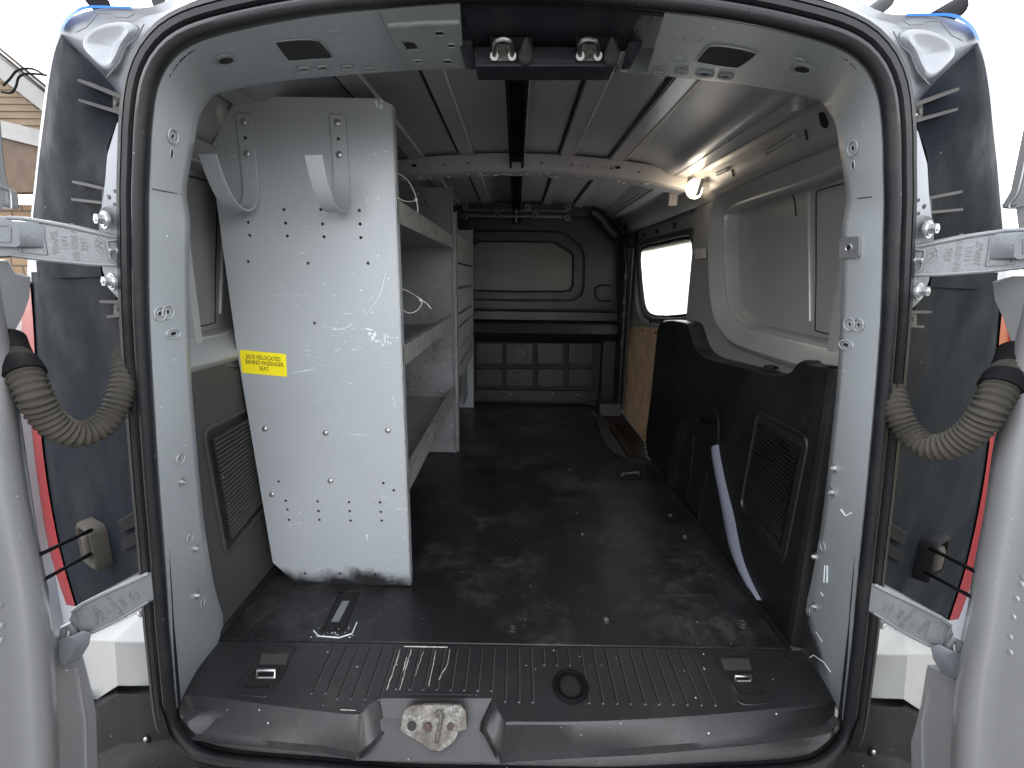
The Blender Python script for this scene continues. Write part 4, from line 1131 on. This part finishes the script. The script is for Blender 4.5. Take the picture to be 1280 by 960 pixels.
for xw in (-.50, -.475, .44+.03, .50): mb.tube([V((xw, .84, -.0015)), V((xw, .74, -.0015))], .0012, 6)
mb.each('moulded_bead', [m_sill, m_bow], sp, smooth=50)
mb = MB()      # scraped white streaks over the left beads
for pts, r in (([(500, 812), (484, 862)], .0013), ([(514, 812), (500, 862)], .0014), ([(529, 815), (519, 845)], .0009), ([(545, 814), (536, 858)], .0010), ([(562, 812), (560, 830), (548, 850)], .0010), ([(505, 808), (560, 809)], .0014), ([(508, 822), (504, 838)], .0016), ([(425, 887), (445, 888)], .0008)):
    q = [PZ(x, y, .0) for x, y in pts]; q = resample(q, 14); q = [p+V((random.uniform(-.0008, .0008), 0, 0)) for p in q]; mb.tube(q, [r*random.uniform(.4, 1) for _ in q], 5)
mb.build('scrape_marks', m_chip if False else m_plast, sp)
mb = MB()      # round grip ring in the plate
c = PZ(713, 858, -.001); mb.tube([c+V((.029*math.cos(t*math.pi/16), .034*math.sin(t*math.pi/16)*1.0, .001)) for t in range(32)], .0045, 8, closed=True)
mb.tube([c+V((.021*math.cos(t*math.pi/16), .026*math.sin(t*math.pi/16), .001)) for t in range(32)], .002, 6, closed=True)
mb.build('grip_ring', m_hoseb, sp)
def pocket(out, light, dark, loop_px):
    mb = MB(); o = cr([PZ(x, y, -.001) for x, y in out], 3, True); mb.tube(o, .0013, 5, m=0, closed=True)
    mb.add([PZ(x, y, .0002) for x, y in dark], [tuple(range(len(dark)))], 1)
    mb.add([PZ(x, y, .0006) for x, y in light], [tuple(range(len(light)))], 2)
    o = mb.build('lashing_pocket', [m_sill, m_dark, m_trim], sp, fix=False)
    (x0, y0), (x1, y1) = loop_px
    k = MB(); a, b = PZ(x0, y1, .002), PZ(x1, y1, .002); a2, b2 = PZ(x0, y0, .014), PZ(x1, y0, .014)
    k.tube([a, a2+V((0, 0, 0)), b2, b], .0035, 8); k.tube([a, b], .0028, 8); k.build('lashing_eye', m_chrome, o, smooth=50)
pocket([(330, 808), (364, 808), (368, 813), (350, 845), (336, 868), (326, 871), (296, 867), (290, 862), (310, 835)], [(327, 817), (361, 817), (358, 831), (324, 831)], [(324, 831), (361, 831), (344, 858), (303, 857)], ((322, 838), (344, 847)))
pocket([(892, 812), (925, 812), (934, 816), (950, 840), (967, 870), (964, 877), (935, 881), (922, 876), (912, 862)], [(901, 823), (936, 823), (940, 838), (906, 838)], [(906, 838), (940, 838), (958, 866), (925, 866)], ((919, 845), (939, 851)))
mb = MB(); mb.tube([PZ(503, 868, .0), PZ(590, 869, .0)], .0013, 5); mb.build('hinged_flap', m_sill, sp)
# lower latch plate
Yl = .690
mb = MB(); o = [(502, 897), (506, 887), (514, 882), (545, 881), (575, 882), (582, 889), (584, 911), (574, 914), (569, 925), (562, 932), (551, 939), (537, 938), (522, 927), (500, 914)]
LP = lambda x, y, off=0: PP(x, y, (0, 1, -.55), .690+off)
mb.plate([LP(x, y) for x, y in o], V((0, .006, -.002))); lp = mb.build('latch_plate', m_rust, van, bevel=.001)
nl = V((0, -1, .55)).normalized()
mb = MB(); mb.cyl(LP(515, 907), nl, .008, .001, m=0); mb.ringd(LP(515, 907), nl, .009, .0014, m=1); mb.cyl(LP(535, 908), nl, .007, .005, m=2, n=6); mb.ringd(LP(535, 908), nl, .008, .0012, m=1); mb.cyl(LP(563, 908), nl, .006, .002, m=2)
mb.tube(cr([LP(546, 928, -.002), LP(548, 915, -.008), LP(551, 900, -.010), LP(550, 890, -.006), LP(545, 893, -.002)], 4), .0034, 10, m=1)
mb.build('latch_striker', [m_dark, m_rust, m_rustb], lp, smooth=50)

# ------------------------------------------------------------------ shelving
SXF = -.2435; SY0 = 1.036; SY1 = 1.95
shf = thing('shelving_unit', 'tall grey metal van shelving with a yellow sticker and two hooks on its end panel', 'shelving unit', (-.42, 1.45, 0))
pan = [(296, 120), (472, 123), (486, 131), (488, 190), (491, 260), (500, 450), (508, 620), (513, 737), (371, 737), (341, 703), (296.5, 440), (262, 188)]
P0 = [PY(x, y, SY0) for x, y in pan]
for i in (2, 3, 4, 5, 6, 7): P0[i].x = SXF
P0[7].z = P0[8].z = .003
hs_px = [(355, 262), (401, 262), (449, 263), (310, 278), (357, 279), (403, 280), (450, 280), (312, 294), (359, 295), (405, 296), (451, 297), (310, 327), (385, 329), (460, 329), (393, 404),
         (348, 602), (479, 604), (492, 613), (357, 626), (397, 627), (436, 628), (475, 628), (359, 637), (398, 639), (437, 639), (476, 640), (361, 650), (399, 650), (438, 651), (477, 651), (381, 717), (425, 717), (469, 718)]
holes = []
for x, y in hs_px:
    c = PY(x, y, SY0); holes.append([c+V((.0034*math.cos(k*math.pi/5), 0, .0034*math.sin(k*math.pi/5))) for k in range(10)])
mb = MB(); mb.plate(P0, V((0, .003, 0)), holes)
# return flanges
mb.plate([V((SXF, SY0+.003, P0[2].z)), V((SXF, SY0+.003, .003)), V((SXF, SY0+.022, .003)), V((SXF, SY0+.022, P0[2].z))], V((-.0025, 0, 0)))
ep = mb.build('end_panel', m_shelf, shf, smooth=0)
mb = MB(); e = resample([V((SXF-.001, SY0-.0008, P0[2].z)), V((SXF-.001, SY0-.0008, .03))], 90)
mb.tube([p+V((0, 0, 0)) for p in e], [random.uniform(.0006, .0021) for _ in e], 5); mb.build('worn_edge', m_edge, ep)
# dark backing: the inner stiffener behind the lower hole rows
mb = MB(); 
for x, y in ((331, 536), (407, 541), (485, 538), (413, 601), (340, 618)):
    mb.dome(PY(x, y, SY0), V((0, -1, 0)), .0068, .004)
mb.each('rivet', m_bolt, ep)
# chips and smears of paint
mb = MB()
def splat(cx, cy, w, h, n, rmax):
    for _ in range(n):
        x, y = random.gauss(cx, w), random.gauss(cy, h); c = PY(x, y, SY0-.0004); k = random.randint(5, 8); r = random.uniform(.2, 1)*rmax
        mb.add([c+V((r*random.uniform(.5, 1)*math.cos(6.283*i/k), 0, r*random.uniform(.5, 1)*math.sin(6.283*i/k))) for i in range(k)], [tuple(range(k))])
splat(465, 420, 3.5, 4, 34, .0035); splat(484, 426, 4, 4, 26, .003); splat(474, 131, 2.5, 3, 22, .003); splat(493, 505, 1.5, 6, 10, .002); splat(430, 615, 18, 12, 22, .0012); splat(485, 705, 10, 18, 26, .0012); splat(455, 206, 14, 8, 5, .001)
splat(422, 410, 5, 1.5, 14, .0022); splat(450, 320, 30, 70, 30, .0009); splat(400, 600, 60, 60, 30, .0008)
for pts, r in (([(418, 412), (432, 410), (444, 402)], .0011), ([(430, 392), (440, 392)], .0006), ([(458, 393), (474, 370), (482, 342)], .0008), ([(366, 466), (395, 461)], .0009), ([(437, 543), (459, 544)], .0006), ([(458, 668), (459, 674)], .0016)):
    q = resample(cr([PY(x, y, SY0-.0003) for x, y in pts], 5), 16); mb.tube(q, [r*random.uniform(.3, 1) for _ in q], 5)
mb.build('paint_wear', m_chip, ep, fix=False)
# sticker
def ST(u, v, o=0):
    A, B, C, D = [PY(x, y, SY0-.0006) for x, y in ((299.5, 437), (357.5, 442.5), (359, 471), (302.5, 466))]
    return (A.lerp(B, u)).lerp(D.lerp(C, u), v)+V((0, -o, 0))
mb = MB(); mb.plate([ST(.5+a, .5-b) for a, b in rrect2(.5, .5, .05)], V((0, -.0004, 0))); st = mb.build('warning_sticker', m_yel, ep)
Wd = (ST(1, .5)-ST(0, .5)).length; Hd = (ST(.5, 1)-ST(.5, 0)).length
mb = MB()
for t, v, u in (('JACK RELOCATED', .27, .5), ('BEHIND PASSENGER', .50, .52), ('SEAT', .74, .5)):
    mb = text_mb(t, Hd*.25, lambda co, v=v, u=u: ST(u+co.x*.72/Wd, v-co.y/Hd, .0006+co.z), ext=.0001, bold=.0002, mb=mb)
mb.build('sticker_text', m_ink, st, fix=False)
# hooks
def hook(x):
    path = [(1.032, 1.048), (1.032, 1.0), (1.032, .93), (1.028, .90), (1.012, .874), (.985, .862), (.955, .866), (.932, .882), (.912, .91), (.897, .944)]
    c = cr([V((x, a, b)) for a, b in path], 4); w = .0155; mb = MB(); A = []; B = []; A2 = []; B2 = []
    for i, p in enumerate(c):
        t = (c[min(i+1, len(c)-1)]-c[max(i-1, 0)]).normalized(); n = V((0, t.z, -t.y))*.002
        A.append(p+V((-w, 0, 0))+n); B.append(p+V((w, 0, 0))+n); A2.append(p+V((-w, 0, 0))-n); B2.append(p+V((w, 0, 0))-n)
    mb.loft([A, B, B2, A2], ring=True); k = len(c)-1
    mb.add([A[0], B[0], B2[0], A2[0], A[k], B[k], B2[k], A2[k]], [(0, 1, 2, 3), (4, 5, 6, 7)])
    o = mb.build('ladder_hook', m_shelf, shf, smooth=30, bevel=.0008)
    for z, s in ((1.033, 1), (.975, 1), (1.004, .45)):
        q = MB(); q.dome(V((x-.001, 1.030, z)), V((0, -1, 0)), .0072*s, .004*s); q.build('bolt', m_bolt if s == 1 else m_dark, o)
hook(PY(308, 160, SY0).x); hook(PY(424, 160, SY0).x)
# trays
xb = -.575
def zt_(z): return z
for i, zz in enumerate((.853, .546, .243)):
    z0, z1 = zz, zz+.045; ya, yb = SY0+.004, SY1-.003
    zt2 = [(.895, .848), (.590, .545), (.290, .243)][i]
    hi, lo2 = zt2
    mb = MB(); T = .002
    mb.box((SXF-.0015, (ya+yb)/2, (hi+lo2)/2), (.003, yb-ya, hi-lo2), m=0)
    mb.box((SXF-.009, (ya+yb)/2, hi-.001), (.014, yb-ya, .002), m=0)
    tr_o = mb.build('shelf_lip', m_shelf if False else m_edge, shf)
    mb = MB(); mb.box(((SXF+xb)/2, (ya+yb)/2, lo2+.004), (SXF-xb-.006, yb-ya, .003)); 
    mb.build('shelf_tray', m_shelf_in, shf)
# back panel, rear end panel, top rail
mb = MB(); mb.box((xb-.004, (SY0+SY1)/2, .62), (.002, SY1-SY0-.01, .78)); mb.build('back_panel', m_shelf_in, shf)
rp = [V((SXF, SY1, .003)), V((SXF, SY1, 1.072)), V((-.57, SY1, 1.072)), V((-.60, SY1, .95)), V((-.575, SY1, .06)), V((-.53, SY1, .003))]
holes = []
for x, y in ((520, 312), (544, 312), (520, 321), (544, 321), (509, 337), (548, 337), (511, 377), (516, 488)):
    c = PY(x, y, SY1); holes.append([c+V((.004*math.cos(k*math.pi/4), 0, .004*math.sin(k*math.pi/4))) for k in range(8)])
mb = MB(); mb.plate(rp, V((0, .003, 0)), holes); mb.box((SXF-.0015, SY1-.010, .54), (.003, .020, 1.065))
mb.build('end_panel', m_shelf_in, shf)
mb = MB()
for z in [.08+.062*i for i in range(16)]: mb.dome(V((SXF+.001, SY1-.010, z)), V((1, 0, 0)), .004, .002)
for x, y in ((552, 489), (534, 253), (521, 242), (497, 240)): mb.dome(PY(x, y, SY1-.002), V((0, -1, 0)), .009, .006)
mb.each('rivet', m_bolt, shf)
# second unit behind
s2 = thing('shelf_unit', 'short grey metal shelving with worn solid lips standing between tall unit and bulkhead', 'shelving unit', (-.40, 2.3, 0))
y0, y1, xf = 1.962, 2.68, -.232
mb = MB(); mb.plate([V((xf, y0, .003)), V((xf, y0, .985)), V((-.58, y0, .985)), V((-.58, y0, .003))], V((0, .003, 0))); mb.box((xf-.001, y0+.01, .5), (.003, .02, .98)); mb.build('end_panel', m_shelf_in, s2)
mb = MB(); mb.plate([V((xf, y1, .003)), V((xf, y1, .985)), V((-.58, y1, .985)), V((-.58, y1, .003))], V((0, .003, 0))); mb.box((xf-.001, y1-.01, .5), (.004, .02, .98)); mb.build('end_panel', m_shelf, s2)
for a, b in ((.905, .80), (.79, .705), (.69, .60), (.585, .545), (.53, .45), (.44, .385), (.37, .32)):
    mb = MB(); mb.plate([V((xf, y0+.004, b)), V((xf, y1-.004, b)), V((xf, y1-.004, a)), V((xf, y0+.004, a))], V((-.002, 0, 0)))
    mb.box((xf-.002, (y0+y1)/2, b), (.009, y1-y0-.01, .004)); mb.build('shelf_lip', m_edge, s2)
mb = MB(); mb.box((xf-.03, y0+.03+.09, .20), (.004, .18, .24)); mb.box((xf-.03, 2.5, .22), (.004, .22, .26)); mb.build('lower_panel', m_shelf_in, s2)
mb = MB()
for z in [.30+.052*i for i in range(13)]: mb.dome(V((xf+.001, y0+.012, z)), V((1, 0, 0)), .005, .003)
mb.each('rivet', m_bolt, s2)
mb = MB(); mb.box((-.578, (y0+y1)/2, .5), (.002, y1-y0, .96)); mb.build('back_panel', m_shelf_in, s2)
# cable ties
def tie(pts, nub, label, tail=None):
    p = cr([PP(x, y, (0, 1, 0), Y) for x, y, Y in pts], 6); mb = MB(); mb.tube(p, .0011, 6)
    n = PY(*nub); mb.box(n, (.006, .004, .006), m=0)
    if tail: mb.tube(cr([PY(*q) for q in tail], 4), .0011, 6)
    o = mb.build('cable_tie', m_tie); tag(o, label, 'cable tie', 'loose cable ties on the shelving'); return o
tie([(491, 216, 1.06), (500, 218, 1.10), (510, 226, 1.14), (517, 238, 1.15), (520, 249, 1.14), (512, 252, 1.10), (500, 249, 1.06), (492, 238, 1.045)], (520, 250, 1.14), 'clear cable tie looped above the top shelf lip beside the end panel', [(520, 250, 1.14), (522, 258, 1.14), (522, 266, 1.14)])
tie([(500, 360, 1.06), (510, 364, 1.10), (520, 370, 1.14), (527, 376, 1.15), (525, 384, 1.14), (518, 390, 1.12), (510, 391, 1.09), (501, 386, 1.06)], (526, 375, 1.15), 'clear cable tie looped over the middle shelf, its tail sticking out', [(526, 375, 1.15), (533, 379, 1.15), (539, 386, 1.15)])

# ------------------------------------------------------------------ surroundings
m_conc = mat('driveway_concrete', (.09, .086, .082), .85, 0, .15, 2, grain=.4, gscale=60)
m_grass = mat('dry_lawn', (.085, .075, .03), .95, 0, .5, 30, dirt=(.035, .045, .012), dscale=9, spec=.1)
m_fascia = mat('white_fascia', (.26, .255, .25), .6, 0, .1)
m_siding = mat('tan_siding', (.20, .145, .095), .7, 0, .06, 3)
m_soffit = mat('brown_soffit', (.09, .058, .038), .7, 0, .15)
m_shing = mat('roof_shingle', (.24, .22, .21), .9, 0, .3, 20)
mb = MB(); mb.add([V((-60, -60, -.64)), V((60, -60, -.64)), V((60, 90, -.64)), V((-60, 90, -.64))], [(0, 1, 2, 3)]); tag(mb.build('driveway', m_conc), None, None, kind='structure')
mb = MB(); mb.add([V((3.2, -10, -.63)), V((59, -10, -.63)), V((59, 80, -.63)), V((3.2, 80, -.63))], [(0, 1, 2, 3)]); tag(mb.build('lawn', m_grass), None, None, kind='structure')
# brick: real brick pattern in a brick node
m_brick = bpy.data.materials.new('brick_wall'); m_brick.use_nodes = True; nt = m_brick.node_tree; b = nt.nodes['Principled BSDF']; b.inputs['Roughness'].default_value = .85
bt = nt.nodes.new('ShaderNodeTexBrick'); tc = nt.nodes.new('ShaderNodeTexCoord'); mp = nt.nodes.new('ShaderNodeMapping'); mp.inputs['Rotation'].default_value = (R(90), 0, 0)
nt.links.new(tc.outputs['Object'], mp.inputs[0]); nt.links.new(mp.outputs[0], bt.inputs[0]); bt.inputs['Scale'].default_value = 1.0
bt.inputs['Color1'].default_value = (.24, .16, .095, 1); bt.inputs['Color2'].default_value = (.20, .13, .075, 1); bt.inputs['Mortar'].default_value = (.08, .06, .045, 1)
bt.inputs['Brick Width'].default_value = .42; bt.inputs['Row Height'].default_value = .17; bt.inputs['Mortar Size'].default_value = .02
nt.links.new(bt.outputs[0], b.inputs['Base Color'])
HY = 9.0
hou = thing('house', 'tan gabled house with white fascia and brick wall, seen past the left door', 'house', (-11, HY, -.64))
Hp = lambda x, y, d=0: PY(x, y, HY+d)
mb = MB(); z_ = Hp(30, 250).z; mb.plate([V((-16, HY+.6, -.63)), V((-6.2, HY+.6, -.63)), V((-6.2, HY+.6, z_)), V((-16, HY+.6, z_))], V((0, 4, 0))); mb.build('wall', m_brick, hou, fix=False)
mb = MB(); g = [Hp(-400, -170), Hp(100, 190), Hp(100, 300), Hp(-400, 140)]
a = Hp(0, 100); sl_ = [Hp(-150, -20, .1), Hp(0, 98, .1), Hp(75, 160, .1), Hp(75, 186, .1), Hp(0, 150, .1), Hp(-150, 120, .1)]
mb.plate(sl_, V((0, .3, 0)))
for i in range(14):
    y = 100+i*9
    mb.box((Hp(10, y).x-2, HY+.085, Hp(10, y).z), (8, .02, .02))
mb.build('gable_siding', m_siding, hou)
mb = MB(); mb.plate([Hp(x, y, -.3) for x, y in ((-150, -45), (0, 72), (78, 134), (78, 158), (0, 97), (-150, -18))], V((0, .3, 0))); mb.build('fascia', m_fascia, hou)
mb = MB(); mb.plate([Hp(x, y, -.32) for x, y in ((-150, -53), (0, 64), (80, 126), (80, 133), (0, 71), (-150, -46))], V((0, 5, 0))); mb.build('roof', m_shing, hou)
mb = MB(); mb.plate([Hp(x, y, -.1) for x, y in ((-150, 112), (0, 150), (60, 165), (60, 186), (0, 171), (-150, 135))], V((0, .3, 0)), m=0)
mb.plate([Hp(x, y, -.02) for x, y in ((-150, 135), (0, 171), (60, 186), (60, 240), (0, 240), (-150, 200))], V((0, .3, 0)), m=1); mb.build('eave_board', [m_fascia, m_soffit], hou)
for lab, pts in (('upper of two straight black power lines crossing above the house roof', [(-60, 12), (0, 61), (60, 110)]), ('lower of two straight black power lines crossing above the house roof', [(-60, 20), (0, 67), (60, 116)]),
                 ('curved black service cable dropping to the house gable, the higher loop', [(4, 107), (12, 99), (22, 88), (40, 86), (56, 94)]), ('curved black service cable dropping to the house gable, the lower loop', [(2, 115), (14, 116), (20, 108), (24, 96), (36, 92), (58, 94)])):
    mb = MB(); mb.tube(cr([PY(x, y, 8.4) for x, y in pts], 5), .016, 6); tag(mb.build('power_line', m_hoseb), lab, 'cable', 'power lines by the house')

# ------------------------------------------------------------------ camera, light, world
cd = bpy.data.cameras.new('camera'); co = bpy.data.objects.new('camera', cd); COL.objects.link(co)
cd.sensor_width = 36; cd.lens = 36*F/1280; cd.clip_start = .01; cd.clip_end = 300
co.matrix_world = Matrix.Translation(CAM) @ M3.to_4x4(); sc.camera = co
SE, SA = 52, 205      # sun elevation, azimuth seen from above, degrees
w = bpy.data.worlds.new("World"); sc.world = w; w.use_nodes = True; nt = w.node_tree
bg = nt.nodes['Background']; sky = nt.nodes.new('ShaderNodeTexSky'); sky.sky_type = 'NISHITA'; sky.sun_disc = False
sky.sun_elevation = R(SE); sky.air_density = 1.0; sky.dust_density = 3.0
sun_dir = V((-.35, .75, 1.0)).normalized()      # towards the sun: ahead of the van, to its left
sky.sun_elevation = math.asin(sun_dir.z); sky.sun_rotation = math.atan2(sun_dir.x, sun_dir.y)
hsv = nt.nodes.new('ShaderNodeHueSaturation'); hsv.inputs['Saturation'].default_value = .12
nt.links.new(sky.outputs[0], hsv.inputs['Color']); nt.links.new(hsv.outputs[0], bg.inputs[0]); bg.inputs[1].default_value = .15
sl2 = bpy.data.lights.new('sun', 'SUN'); sl2.energy = .8; sl2.angle = R(12); sl2.color = (1, .95, .88)
so = bpy.data.objects.new('sun', sl2); COL.objects.link(so); so.rotation_euler = (-sun_dir).to_track_quat('-Z', 'Y').to_euler()
sc.view_settings.view_transform = 'Standard'; sc.view_settings.look = 'None'; sc.view_settings.gamma = 1; sc.view_settings.exposure = 3.15
try:
    sc.cycles.max_bounces = 8; sc.cycles.diffuse_bounces = 5; sc.cycles.sample_clamp_indirect = 5; sc.cycles.use_denoising = True
except Exception as e: pass
